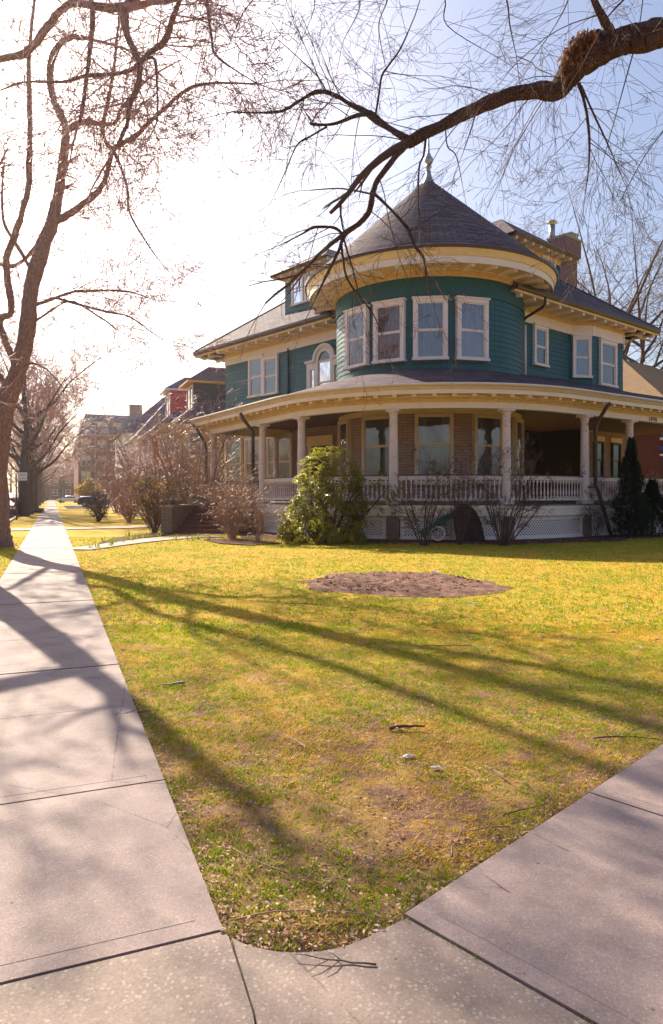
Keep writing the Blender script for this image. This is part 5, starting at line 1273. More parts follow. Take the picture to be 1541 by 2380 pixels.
# ------------------------------------------------------------ neighbouring houses
def nb_house(name, label, corner, w_, dep, ze, pitch, wall, roofm, trim='white', gable=False, win=(), dorm=None, along=U, outw=V_, porch=None, run=None, over=.5):
    """corner = near front corner at ground; along = away from us, outw = to the street"""
    H2 = thing(name, label, 'house', corner); a, o = along, -outw; c = Vector(corner)
    p = [c, c + a * w_, c + a * w_ + o * dep, c + o * dep]
    m = MB(); m.prism([(q.x, q.y) for q in p][::-1], 0, ze); build(m, 'wall', MT[wall], H2)
    e = [c - a * over - o * over, c + a * (w_ + over) - o * over, c + a * (w_ + over) + o * (dep + over), c - a * over + o * (dep + over)]
    run = run or (min(w_, dep) / 2 + over)
    T = lambda q, t=0: (q.x, q.y, ze + t * pitch)
    m = MB()
    r0 = c + a * (w_ / 2) + o * (run - over); r1 = c + a * (w_ / 2) + o * (dep + over - run)
    if w_ > dep: r0 = c + a * (run - over) + o * dep / 2; r1 = c + a * (w_ + over - run) + o * dep / 2
    R0, R1 = T(r0, run), T(r1, run); E = [T(q) for q in e]
    if w_ > dep:
        m.poly([E[0], E[1], R1, R0]); m.poly([E[2], E[3], R0, R1]); m.poly([E[3], E[0], R0]); m.poly([E[1], E[2], R1])
    else:
        m.poly([E[0], E[1], R0]); m.poly([E[1], E[2], R1, R0]); m.poly([E[2], E[3], R1]); m.poly([E[3], E[0], R0, R1])
    build(m, 'roof', MT[roofm], H2)
    m = MB()
    for i in range(4):
        l = Line(e[i], e[(i + 1) % 4]) if False else Line(e[(i + 1) % 4], e[i]); m.sweep(l, [0, l.L], [(-.5, ze - .02), (0, ze - .02), (.04, ze + .02), (.04, ze + .14), (-.04, ze + .14)])
    build(m, 'eave', MT[trim], H2)
    for face, x, z, ww, hh in win:
        if face == 'f': b = c + a * x; n = -o; d = a
        else: b = c + o * x; n = -a; d = o
        f = MB(); oo = (b.x, b.y, z); dd = (d.x, d.y); nn = (n.x, n.y)
        f.obox(oo, dd, nn, -ww / 2, -ww / 2 + .1, 0, hh, 0, .08); f.obox(oo, dd, nn, ww / 2 - .1, ww / 2, 0, hh, 0, .08); f.obox(oo, dd, nn, -ww / 2, ww / 2, hh, hh + .12, 0, .1); f.obox(oo, dd, nn, -ww / 2 - .05, ww / 2 + .05, -.1, 0, 0, .12); f.obox(oo, dd, nn, -ww / 2 + .1, ww / 2 - .1, hh * .48, hh * .53, 0, .06)
        W = build(f, 'window', MT['trimw'], H2); f = MB(); f.obox(oo, dd, nn, -ww / 2 + .1, ww / 2 - .1, 0, hh, .0, .02); build(f, 'pane', MT['paned'], W)
    if dorm:
        x, y, dw, dd_, zb, zt, wm, dp = dorm
        q = c + a * x + o * y; pp = [q, q + a * dw, q + a * dw + o * dd_, q + o * dd_]
        m = MB(); m.prism([(k.x, k.y) for k in pp][::-1], zb, zt); D = build(m, 'dormer', MT[wm], H2)
        ee = [q - a * .5 - o * .6, q + a * (dw + .5) - o * .6, q + a * (dw + .5) + o * dd_, q - a * .5 + o * dd_]; top = q + a * dw / 2 + o * (dw / 2); tb = top + o * dd_ * .6
        z2 = zt + .02; zz = zt + (dw / 2 + .5) * dp; m = MB(); EE = [(k.x, k.y, z2) for k in ee]; A = (top.x, top.y, zz); B = (tb.x, tb.y, zz)
        m.poly([EE[0], EE[1], A]); m.poly([EE[1], EE[2], B, A]); m.poly([EE[3], EE[0], A, B]); build(m, 'dormer_roof', MT[roofm], D)
        m = MB(); m.prism([(k.x, k.y) for k in ee][::-1], zt - .12, zt + .015); build(m, 'dormer_eave', MT['orange' if wm == 'slate_dark' else trim], D)
        b = q + a * dw / 2; oo = (b.x, b.y, zb + .55); f = MB(); dd2 = (a.x, a.y); nn = (-o.x, -o.y); h2 = zt - zb - .9
        f.obox(oo, dd2, nn, -dw * .42, -dw * .42 + .14, 0, h2, 0, .08); f.obox(oo, dd2, nn, dw * .42 - .14, dw * .42, 0, h2, 0, .08); f.obox(oo, dd2, nn, -.07, .07, 0, h2, 0, .07); f.obox(oo, dd2, nn, -dw * .42, dw * .42, h2, h2 + .14, 0, .09); f.obox(oo, dd2, nn, -dw * .42, dw * .42, -.12, 0, 0, .12); f.obox(oo, dd2, nn, -dw * .42 + .14, dw * .42 - .14, 0, h2, 0, .02, 1)
        build(f, 'dormer_window', [MT['trimw'], MT['paned']], D)
    if porch:
        y0, dpt, z0, z1, mt = porch; q = c - o * dpt
        m = MB(); pp = [q + a * .3, q + a * (w_ - .3), c + a * (w_ - .3), c + a * .3]; T0 = [(k.x, k.y, z0) for k in pp[:2]] + [(k.x, k.y, z1) for k in pp[2:]]
        m.poly(T0); m.poly([(k.x, k.y, z0 - .3) for k in pp]); 
        for i, j in ((0, 1), (1, 2), (3, 0)): m.poly([(pp[i].x, pp[i].y, z0 - .3), (pp[j].x, pp[j].y, z0 - .3), T0[j], T0[i]])
        PRf = build(m, 'porch_roof', MT[mt], H2)
        for k in range(4):
            b = q + a * (.7 + (w_ - 1.4) * k / 3) + o * .3; m = MB(); m.lathe([(.17, .8), (.14, z0 - .3)], (b.x, b.y, 0), 10); build(m, 'porch_post', MT['trimw'], H2)
        m = MB(); m.prism([(k.x, k.y) for k in pp][::-1], 0, .8); build(m, 'porch_base', MT['trimw'], H2)
    return H2
m_, nt_, bs_ = nodes('window_pane_dark'); bs_.inputs['Base Color'].default_value = (.03, .035, .05, 1); bs_.inputs['Roughness'].default_value = .08; bs_.inputs['Specular IOR Level'].default_value = .9; MT['paned'] = m_
MT['red_wall'] = bricky('red_clapboard', (.40, .02, .035), (.36, .02, .03), (.16, .01, .015), 3, .14, .01, .6, .5, .3, .5, .1)
MT['ochre_wall'] = bricky('ochre_clapboard', (.66, .36, .10), (.6, .33, .09), (.3, .16, .04), 3, .14, .01, .6, .5, .3, .5, .1)
MT['blue_roof'] = bricky('blue_slate_roof', (.085, .09, .22), (.075, .08, .19), (.03, .03, .07), .35, .22, .02, .8, .5, .3, .8, .3)
def fr(px, c=-8.5):     # point on a house front line seen at px
    k = (px - CX) / FO; Y = -c / (.376 + .927 * k) ; return Vector((k * Y, Y, 0))
wn_ = [('f', x, z, 1.0, 1.7) for x in (1.2, 3.0, 5.2, 7.0) for z in (1.5, 4.6)] + [('s', x, 4.6, 1.0, 1.7) for x in (1.5, 4.5)]
nb_house('neighbour_house', 'house with brown shingled hip roof and dark dormer next to the teal house', fr(407), 8.6, 10, 6.75, .78, 'ochre_wall', 'roof_brown', 'orange', win=wn_, dorm=(2.6, 1.9, 3.0, 5.0, 8.0, 10.6, 'slate_dark', .75), porch=(0, 2.4, 3.0, 4.0, 'roof_brown'))
nb_house('neighbour_house', 'red walled house with slate roof and red dormer', fr(357), 8.5, 11, 7.2, .85, 'red_wall', 'blue_roof', 'trimw', win=wn_, dorm=(2.2, 1.9, 3.2, 5.0, 8.6, 11.6, 'red', .7), porch=(0, 2.4, 3.0, 4.0, 'blue_roof'))
nb_house('neighbour_house', 'pale fronted house with tall blue slate roof beyond the red house', fr(322), 9, 12, 7.6, 1.15, 'white', 'blue_roof', 'trimw', win=wn_, porch=(0, 2.4, 3.0, 4.0, 'blue_roof'))
nb_house('neighbour_house', 'farther house with dark blue roof half hidden by shrubs', fr(286), 12, 14, 9.5, .9, 'white', 'blue_roof', 'stone', win=wn_)
# apartment building
ab = thing('apartment_building', 'five storey brick apartment block with blue mansard top closing the street on the right', 'building', SV(150, -9))
m = MB(); q = [SV(150, -5), SV(180, -5), SV(180, -30), SV(150, -30)]; m.prism([(k.x, k.y) for k in q], 0, 14.0); build(m, 'wall', MT['brick_red'], ab)
q2 = [SV(151.4, -6.4), SV(178, -6.4), SV(178, -29), SV(151.4, -29)]
m = MB()
for i in range(4):
    j = (i + 1) % 4; m.poly([(q[i].x, q[i].y, 14.0), (q[j].x, q[j].y, 14.0), (q2[j].x, q2[j].y, 18.4), (q2[i].x, q2[i].y, 18.4)])
m.poly([(k.x, k.y, 18.4) for k in q2]); build(m, 'mansard_roof', MT['blue_roof'], ab)
m = MB(); cc = SV(156, -17); m.box((cc.x, cc.y, 18.5), (2.6, 2.0, 5.5), .38); build(m, 'chimney', MT['brick_chim'], ab)
m = MB()
l = Line(SV(150, -5), SV(150, -30)); m.sweep(l, [0, l.L], [(0, 13.8), (.4, 13.8), (.4, 14.15), (0, 14.15)]); build(m, 'cornice', MT['stone'], ab)
for i in range(8):
    for z in (1.2, 4.4, 7.6, 10.8, 15.0):
        b = SV(150, -6.5 - i * 3.1); d = -V_; n = -U; f = MB(); oo = (b.x, b.y, z); dd = (d.x, d.y); nn = (n.x, n.y); top = 2.0 if z < 14 else 1.6; o_ = 0 if z < 14 else -.45
        f.obox(oo, dd, nn, -.95, .95, -.15, 0, o_, o_ + .2); f.obox(oo, dd, nn, -.95, -.82, 0, top, o_, o_ + .08); f.obox(oo, dd, nn, .82, .95, 0, top, o_, o_ + .08); f.obox(oo, dd, nn, -.07, .07, 0, top, o_, o_ + .08); f.obox(oo, dd, nn, -.95, .95, top, top + .15, o_, o_ + .1)
        f.obox(oo, dd, nn, -.82, .82, 0, top, o_ - .1, o_ + .02, 1); f.obox(oo, dd, nn, -.82, .82, top * .55, top, o_ - .1, o_ + .03, 2); build(f, 'window', [MT['stone'], MT['paned'], MT['shade']], ab)
# nearer red brick house on the right of the street, behind the yellow green bush
nb_house('brick_house', 'dark red brick house behind the yellow green bush', SV(124, -10.2), 10, 14, 7.6, .7, 'brick_red', 'roof_brown', 'stone', win=wn_)
# right neighbour
rn = nb_house('right_neighbour_house', 'red brick and navy house with tan shingled roof at the right edge', Vector((20.6, 43.2, 0)), 16, 12, 7.4, .62, 'brick_dark', 'roof_tan', 'white', along=Vector((.80, .6, 0)), outw=Vector((-.6, .8, 0)) * -1, win=[], over=1.0)
def rnp(x, z, ww, hh, mats, nm, d0=0, d1=.06):
    b = Vector((20.6, 43.2, 0)) + Vector((.8, .6, 0)) * x; n = (.6, -.8); f = MB(); f.obox((b.x, b.y, z), (.8, .6), n, -ww / 2, ww / 2, 0, hh, d0, d1); return build(f, nm, mats, rn)
rnp(8, 5.2, 16, 1.9, MT['navy'], 'upper_cladding', 0, .08); rnp(8, 5.05, 16, .15, MT['white'], 'belt_board', 0, .14); rnp(8, 7.1, 16, .3, MT['white'], 'frieze_board', 0, .12)
rnp(8, 4.35, 16, .3, MT['blue'] if 'blue' in MT else MT['navy'], 'awning_stripe', 0, .2); rnp(8, 4.05, 16, .12, MT['trimw'], 'band', 0, .1)
for x, z, w2, h2 in ((2.6, 2.0, 1.5, 1.5), (6, 2.0, 1.5, 1.5), (3.6, 5.6, 1.2, 1.3), (1.0, 5.7, 1.6, .8)):
    b = Vector((20.6, 43.2, 0)) + Vector((.8, .6, 0)) * x; n = (.6, -.8); f = MB(); oo = (b.x, b.y, z); dd = (.8, .6); e = .12 if z < 5 else .09; d0 = 0 if z < 5 else .08
    f.obox(oo, dd, n, -w2 / 2, -w2 / 2 + e, 0, h2, d0, d0 + .08); f.obox(oo, dd, n, w2 / 2 - e, w2 / 2, 0, h2, d0, d0 + .08); f.obox(oo, dd, n, -w2 / 2, w2 / 2, h2, h2 + .14, d0, d0 + .1); f.obox(oo, dd, n, -w2 / 2 - .1, w2 / 2 + .1, -.16, 0, d0, d0 + .13); f.obox(oo, dd, n, -w2 / 2 + e, w2 / 2 - e, 0, h2, d0, d0 + .02, 1); build(f, 'window', [MT['trimw'], MT['paned']], rn)
# houses across the side street, seen only in the window panes
nb_house('opposite_house', 'yellow clapboard house across the side street behind the photographer', Vector((6, -26, 0)), 11, 9, 6.5, .7, 'ochre_wall', 'roof_brown', 'trimw', along=Vector((.9, .2, 0)).normalized(), outw=Vector((.2, -.9, 0)).normalized() * -1, win=[('f', x, z, 1.0, 1.7) for x in (1.5, 4, 7, 9) for z in (1.3, 4.2)])
nb_house('opposite_house', 'red brick house across the side street behind the photographer', Vector((-12, -28, 0)), 11, 9, 6.5, .7, 'brick_red', 'roof_brown', 'trimw', along=Vector((1, .05, 0)).normalized(), outw=Vector((.05, -1, 0)).normalized() * -1, win=[('f', x, z, 1.0, 1.7) for x in (1.5, 4, 7, 9) for z in (1.3, 4.2)])
# ------------------------------------------------------------ cars
def carpaint(name, col, metal=.3):
    m, nt, bs = nodes(name); bs.inputs['Base Color'].default_value = c4(col); bs.inputs['Metallic'].default_value = metal; bs.inputs['Roughness'].default_value = .28; bs.inputs['Coat Weight'].default_value = .6; return m
MT['car_glass'] = MT['paned']; 
m_, nt_, bs_ = nodes('headlight_glass'); bs_.inputs['Base Color'].default_value = (.8, .8, .78, 1); bs_.inputs['Roughness'].default_value = .1; MT['lamp'] = m_
m_, nt_, bs_ = nodes('tail_lamp_red'); bs_.inputs['Base Color'].default_value = (.5, .01, .01, 1); bs_.inputs['Roughness'].default_value = .15; MT['tail'] = m_
def car(label, loc, heading, paintm, kind='sedan', group=None, s=1.0, lod=0):
    """nose along +x; body lofted from width/height sections so roof and flanks curve"""
    T = thing('parked_car', label, 'car', loc, group, heading)
    if kind == 'sedan': L, Wd, Ht = 4.6, 1.8, 1.44; prof = [(-2.3, .55, .62), (-2.25, .9, .3), (-1.75, 1.02, .28), (-1.35, 1.08, .28), (-.75, 1.38, .28), (.2, 1.44, .28), (.55, 1.38, .28), (1.25, 1.0, .28), (1.95, .86, .28), (2.25, .70, .32), (2.3, .5, .42)]; win_ = (-1.45, -.72, .5, 1.2, .98, 1.36)
    elif kind == 'suv': L, Wd, Ht = 4.7, 1.9, 1.75; prof = [(-2.35, .6, .6), (-2.3, 1.15, .35), (-2.15, 1.62, .34), (-1.7, 1.74, .34), (.1, 1.76, .34), (.45, 1.70, .34), (1.05, 1.16, .34), (1.95, 1.02, .34), (2.3, .8, .38), (2.35, .5, .48)]; win_ = (-2.1, -1.75, .38, 1.0, 1.14, 1.66)
    else: L, Wd, Ht = 3.8, 1.7, 1.42; prof = [(-1.9, .55, .5), (-1.86, .95, .3), (-1.72, 1.3, .28), (-1.4, 1.40, .28), (.2, 1.42, .28), (.55, 1.32, .28), (.95, .98, .28), (1.6, .88, .28), (1.85, .70, .32), (1.9, .5, .42)]; win_ = (-1.6, -1.35, .5, .92, .95, 1.34)
    m = MB(); hw = Wd / 2; b = len(m.v); cols = 9
    for x, zt, zb in prof:
        tap = 1 - .10 * (abs(x) / (L / 2)) ** 3; cab = max(0, min(1, (zt - 1.0) / .35))
        zs = min(zt, 1.0 if kind != 'suv' else 1.12); w0 = hw * tap
        sec = [(-w0 * .97, zb), (-w0, zb + .25), (-w0 * .99, (zb + zs) / 2 + .15), (-w0 * .94, zs), (-w0 * (.94 - .20 * cab), zt - .04 * cab), (-w0 * (.75 - .2 * cab), zt + .0), (0, zt + .03)]
        full = sec + [(-y, z) for y, z in sec[:-1]][::-1]
        for y, z in full: m.v.append((x, y, z))
    k = 13
    for i in range(len(prof) - 1):
        for j in range(k - 1): m.face((b + i * k + j, b + i * k + j + 1, b + (i + 1) * k + j + 1, b + (i + 1) * k + j), None, 0, True)
        m.face((b + i * k + k - 1, b + i * k, b + (i + 1) * k, b + (i + 1) * k + k - 1))
    m.face([b + j for j in range(k)][::-1]); m.face([b + (len(prof) - 1) * k + j for j in range(k)])
    build(m, 'body', paintm, T, loc=loc)
    x0, x1, x2, x3, zb, zt = win_; g = MB(); ww = hw
    for sgn in (-1, 1):
        y0 = sgn * (hw * .955); y1 = sgn * (hw * .79)
        xm = (x1 + x2) / 2 + .05
        g.poly([(x0 + .1, y0 + sgn * .012, zb), (xm - .04, y0 + sgn * .012, zb), (xm - .04, y1 + sgn * .012, zt - .02), (x1 + .03, y1 + sgn * .012, zt - .02)]); g.poly([(xm + .04, y0 + sgn * .012, zb), (x3 - .18, y0 + sgn * .012, zb), (x2 - .04, y1 + sgn * .012, zt - .02), (xm + .04, y1 + sgn * .012, zt - .02)])
    for xa, za, xb, zb2 in ((x3 - .03, zb + .05, x2 + .06, zt + .02), (x0 + .02, zb + .08, x1 - .06, zt + .03)):
        off = .03 if xa > 0 else -.03
        g.poly([(xa + off, -hw * .82, za), (xa + off, hw * .82, za), (xb + off, hw * .68, zb2), (xb + off, -hw * .68, zb2)])
    build(g, 'windows', MT['car_glass'], T, loc=loc)
    ax = (-L / 2 + .85, L / 2 - .85)
    for xx in ax:
        for sgn in (-1, 1):
            wm = MB(); y = sgn * (hw - .09); n = 20
            for rr, mi, yy in ((.32, 0, .10), (.20, 1, .107)):
                bb = len(wm.v)
                for kk in range(n): a = 2 * math.pi * kk / n; wm.v.append((xx + rr * math.cos(a), y + sgn * yy, .32 + rr * math.sin(a))); 
                for kk in range(n): a = 2 * math.pi * kk / n; wm.v.append((xx + rr * math.cos(a), y - sgn * .1, .32 + rr * math.sin(a)))
                wm.face([bb + q for q in range(n)], None, mi); 
                for kk in range(n): wm.face((bb + kk, bb + (kk + 1) % n, bb + n + (kk + 1) % n, bb + n + kk), None, mi)
            build(wm, 'wheel', [MT['gum'], MT['metal']], T, loc=loc)
    for sgn in (-1, 1):
        lm = MB(); 
        if kind == 'sedan':
            for dy in (.0, .2):
                bb = len(lm.v); yy = sgn * (hw * .78 - dy); n = 14
                lm.v.extend([(L / 2 - .01 + .0, yy + .085 * math.cos(2 * math.pi * q / n), .66 + .085 * math.sin(2 * math.pi * q / n)) for q in range(n)]); lm.v.extend([(L / 2 - .12, yy + .085 * math.cos(2 * math.pi * q / n), .66 + .085 * math.sin(2 * math.pi * q / n)) for q in range(n)])
                lm.face([bb + q for q in range(n)]); [lm.face((bb + q, bb + (q + 1) % n, bb + n + (q + 1) % n, bb + n + q)) for q in range(n)]
        else: lm.box((L / 2 - .1, sgn * hw * .72, .78 if kind == 'suv' else .70), (.2, .34, .16))
        build(lm, 'headlight', MT['lamp'], T, loc=loc)
        lm = MB(); lm.box((-L / 2 + .08, sgn * hw * .78, .88), (.16, .22, .22)); build(lm, 'tail_light', MT['tail'], T, loc=loc)
        lm = MB(); lm.box((.62 if kind != 'suv' else .75, sgn * (hw + .06), 1.02 if kind != 'suv' else 1.15), (.14, .16, .12)); build(lm, 'side_mirror', MT['gum'], T, loc=loc)
    lm = MB(); lm.box((L / 2 - .02, 0, .52), (.08, Wd * .5, .2)); build(lm, 'grille', MT['gum'], T, loc=loc)
    lm = MB(); lm.box((L / 2 + .02, 0, .38), (.08, Wd * .86, .14)); lm.box((-L / 2 - .01, 0, .42), (.08, Wd * .86, .16)); build(lm, 'bumper', MT['gum'], T, loc=loc)
    return T
hd_ = math.atan2(-U.y, -U.x)
PK = 'cars parked along the left kerb'
cr = carpaint('dark_red_car_paint', (.22, .015, .02)); cs = carpaint('silver_car_paint', (.55, .57, .60)); cw_ = carpaint('white_car_paint', (.75, .76, .78), .1); cb = carpaint('black_car_paint', (.012, .012, .016)); cbl = carpaint('pale_blue_car_paint', (.35, .42, .52))
KC = KERB + .95
car('dark red sedan with paired round headlights parked nearest at the left kerb', SV(56.5, KC), hd_, cr, 'sedan', PK)
car('silver sedan parked right behind the dark red sedan', SV(63.8, KC), hd_, cs, 'sedan', PK)
car('white station wagon parked third along the left kerb', SV(70.5, KC), hd_, cw_, 'suv', PK)
car('pale blue van like car parked fourth along the left kerb', SV(78, KC), hd_, cbl, 'suv', PK)
for i, s in enumerate((90, 98, 106)):
    car(('silver suv parked fifth along the left kerb', 'white sedan parked sixth along the left kerb', 'last pale car parked along the left kerb')[i], SV(s, KC), hd_, (cs, cw_, cbl)[i], ('suv', 'sedan', 'suv')[i], PK)
g1 = Vector((P(161, 1150, 138).x, 138, 0)); car('white sedan standing across the driveway beyond the neighbouring lawn', g1, math.pi + .05, cw_, 'sedan')
g2 = Vector((P(214, 1150, 92).x, 92.5, 0)); car('black hatchback with pale roof parked behind the rounded bare shrub', g2, .25, cb, 'hatch')
g3 = Vector((P(282, 1150, 88).x, 90, 0)); car('dark car mostly hidden behind the shrubs', g3, .5, cb, 'suv')
g4 = SV(188, 3.0); car('dark car at the far end of the street', g4, hd_ + math.pi / 2, cb, 'sedan')
# ------------------------------------------------------------ street furniture
sp = G(39, 1208); S = thing('parking_sign', 'brown parking sign pole with small white plate beside the left kerb', 'sign', sp)
m = MB(); m.tube([sp, sp + Vector((-.04, 0, 3.0))], .045, 8); build(m, 'pole', MT['brown'], S)
m = MB(); m.obox((sp.x + .40, sp.y - .05, 2.52), (1, 0), (0, -1), -.30, .30, 0, .52, 0, .02); pl_ = build(m, 'sign_plate', MT['trimw'], S)
m = MB()
for k, (z, w2) in enumerate(((.40, .22), (.33, .18), (.12, .24))): m.obox((sp.x + .40, sp.y - .07, 2.52), (1, 0), (0, -1), -w2, w2, z, z + .018, 0, .004)
build(m, 'sign_lettering', MT['text'], pl_)
q = P(142, 1150, 118); S = thing('street_name_sign', 'green street name sign on a dark pole near the white sedan', 'sign', (q.x, 118, 0))
m = MB(); m.tube([(q.x, 118, 0), (q.x, 118, 3.4)], .05, 8); build(m, 'pole', MT['black'], S)
m = MB(); m.box((q.x + .55, 118, 3.35), (1.2, .03, .28)); m2 = paint('sign_green', (.01, .22, .12), .5, .05, 4); build(m, 'name_plate', m2, S)
m = MB(); m.box((q.x, 117.6, 2.2), (.03, .6, .2)); build(m, 'cross_plate', MT['black'], S)
# lamp post at far
q = P(222, 1150, 112); S = thing('flag_pole', 'tall thin pale pole in front of the red brick house', 'pole', (q.x, 112, 0)); m = MB(); m.lathe([(.12, 0), (.12, .3), (.07, .35), (.06, 13), (.02, 13.2)], (q.x, 112, 0), 8); build(m, 'pole', MT['stone'], S)
# cut log on the verge
q = SV(66.5, 1.7); S = thing('cut_log', 'cut grey log lying across the grass verge between the trees', 'log', q); m = MB(); m.tube([q + Vector((-.9, .1, .22)), q + Vector((0, 0, .24)), q + Vector((1.1, -.1, .22))], [.2, .22, .21], 12, jit=.3); build(m, 'log', MT['bark_far'], S)
m = MB(); m.tube([q + Vector((1.1, -.1, .22)), q + Vector((1.112, -.101, .22))], [.19, .19], 12); build(m, 'cut_face', MT['stone'], S)
# green slide + brown tray leaning on the lattice
q = P(1000, 1245, 23.3); S = thing('garden_cart', 'green folded garden cart with a white wheel lying against the lattice', 'cart', (q.x, q.y, 0))
mgn = paint('faded_green_plastic', (.012, .12, .085), .45, .12, 5)
m = MB(); a0_, a1_ = P(985, 1240, 23.2), P(1062, 1188, 23.4)
def slab(m, a, b, w_, t):
    d = (b - a).normalized(); n = Vector((0, 1, 0)); s = d.cross(n).normalized(); c = []
    for p in (a, b):
        for u, v in ((-1, -1), (1, -1), (1, 1), (-1, 1)): c.append(p + s * u * t / 2 + n * v * w_ / 2)
    m.hexa([c[0], c[1], c[2], c[3], c[4], c[5], c[6], c[7]])
slab(m, a0_, a1_, .45, .14); slab(m, a0_ + Vector((-.1, -.1, -.02)), a0_.lerp(a1_, .35) + Vector((0, -.1, 0)), .3, .24); build(m, 'chute', mgn, S)
for k in (-.2, .2):
    m = MB(); m.tube([a0_ + Vector((0, k, .04)), a0_.lerp(a1_, .5) + Vector((0, k, .11)), a1_ + Vector((0, k, .04))], .028, 6); build(m, 'side_rail', mgn, S)
m = MB(); wc = P(1018, 1240, 23.0); 
for rr, tt in ((.22, .035),): m.tube([wc + Vector((rr * math.cos(a), 0, rr * math.sin(a))) for a in [k * math.pi / 10 for k in range(21)]], tt, 6, cap=False)
for k in range(4): m.tube([wc + Vector((.2 * math.cos(k * .785), 0, .2 * math.sin(k * .785))), wc - Vector((.2 * math.cos(k * .785), 0, .2 * math.sin(k * .785)))], .008, 4)
build(m, 'wheel', MT['trimw'], S)
m = MB(); m.tube([wc + Vector((.25, .0, -.06)), wc + Vector((.42, .05, -.04))], .02, 6); build(m, 'handle', MT['red'], S)
q = P(1085, 1245, 23.5); S = thing('wheelbarrow_tray', 'tall rusty brown wheelbarrow tray propped upright behind the bare shrubs', 'wheelbarrow', (q.x, q.y, 0))
m = MB(); out = []; n = 12
for i in range(n + 1):
    t = i / n; z = 1.28 * t; hw = .42 * math.sqrt(max(.0, 1 - max(0, (t - .45) / .56) ** 2)) * (1.1 - .1 * t); out.append((hw, z))
b = 0
for i, (hw, z) in enumerate(out):
    lean = .32 * (z / 1.28)
    for k in range(9):
        u = -1 + k / 4; dep = .16 * (1 - u * u); m.v.append((q.x + u * hw - .12 * z, q.y - .75 + lean * 1.5 + dep, z))
for i in range(n):
    for k in range(8): m.face((i * 9 + k, i * 9 + k + 1, (i + 1) * 9 + k + 1, (i + 1) * 9 + k), None, 0, True)
rust = paint('rusty_brown_metal', (.055, .025, .022), .7, .2, 6); build(m, 'tray', rust, S)
m = MB(); L_e = [(q.x + s * hw - .12 * z, q.y - .75 + .32 * (z / 1.28) * 1.5, z) for s in (-1, 1) for hw, z in (out if s == -1 else out[::-1])]
m.tube([Vector(p) for p in L_e], .025, 6, cap=False); build(m, 'rim', rust, S)
q = pq(PP.R * R_(-17.9 + 58.4) - .05, .28, .96); m = MB(); m.box((q.x + .1, q.y, q.z), (.16, .12, .10), 0); build(m, 'junction_box', MT['stone'], H)

db = nb_house('distant_building', 'long low brick building closing the far end of the street', SV(246, 6), 12, 44, 8.5, .3, 'brick_red', 'roof_brown', 'stone', win=[('s', x, z, 1.4, 1.7) for x in range(3, 42, 4) for z in (1.5, 4.8)])
random.seed(11); rs = np.random.RandomState(4)
# ------------------------------------------------------------ flower bed, dug circle
def bed(name, outl, mat, z0, hgt, seed, step=.09):
    """soil patch: gridded, lumpy, feathered to the ground at its rim"""
    m = MB(); n = 0; xs_ = [p[0] for p in outl]; ys_ = [p[1] for p in outl]
bp = []
for s in PP.st(-2.8, PP.L + 12, .6): x, y, nx, ny = PP.at(s, .1); bp.append((x, y))
def bedw(s): return 1.5 + .25 * math.sin(s * 1.7) + .2 * math.sin(s * .6 + 1) + (.35 if s < 1 else 0)
m = MB(); st_ = [(-5.2 + .25 * i) for i in range(int((PP.L + 15) / .25))]; pr = None; b = 0; K = 8
for s in st_:
    for k in range(K + 1):
        o = .12 + bedw(s) * k / K; x, y, nx, ny = PP.at(s, o); z = .006 + .06 * math.sin(math.pi * min(1, k / K)) ** .5 * (.7 + .6 * noise.noise(Vector((x * 2, y * 2, 0)))) if 0 < k < K else (.006 if k == K else .05)
        m.v.append((x, y, z))
for i in range(len(st_) - 1):
    for k in range(K): a = i * (K + 1) + k; m.face((a, a + 1, a + K + 2, a + K + 1), None, 0, True)
struct(build(m, 'flower_bed_soil', MT['soil']))
gpath('flower_bed_soil', [G(238, 1264), G(290, 1252), G(350, 1245), G(378, 1240)], [.3, .9, 1.2, 1.0], 'soil', .03)
gpath('flower_bed_soil', [G(510, 1254), G(560, 1262), G(620, 1266)], [1.2, 1.6, 1.4], 'soil', .035)
cm_ = Vector((1.22, 12.5, 0))
m = MB(); NR, NA = 26, 90
for i in range(NR + 1):
    for k in range(NA):
        a = 2 * math.pi * k / NA; wob = 1 + .07 * math.sin(a * 3 + 1) + .05 * math.sin(a * 7) + .04 * math.sin(a * 13 + 2); wob = 1 + .34 * (noise.noise(Vector((math.cos(a) * 1.1, math.sin(a) * 1.1, 5))) + .5 * noise.noise(Vector((math.cos(a) * 4, math.sin(a) * 4, 2)))); r = 1.8 * wob * i / NR
        x, y = cm_.x + r * math.cos(a), cm_.y + r * math.sin(a) * .96
        e = max(0, 1 - (i / NR) ** 6); z = .006 + e * (.02 + .06 * abs(noise.noise(Vector((x * 4, y * 4, 1)))) + .05 * abs(noise.noise(Vector((x * 11, y * 11, 3)))))
        m.v.append((x, y, z))
for i in range(NR):
    for k in range(NA): m.face((i * NA + k, (i + 1) * NA + k, (i + 1) * NA + (k + 1) % NA, i * NA + (k + 1) % NA), None, 0, True)
tag(build(m, 'dug_soil_patch', MT['soil_dug']), 'round patch of dug brown soil in the middle of the lawn', 'soil', kind='stuff')
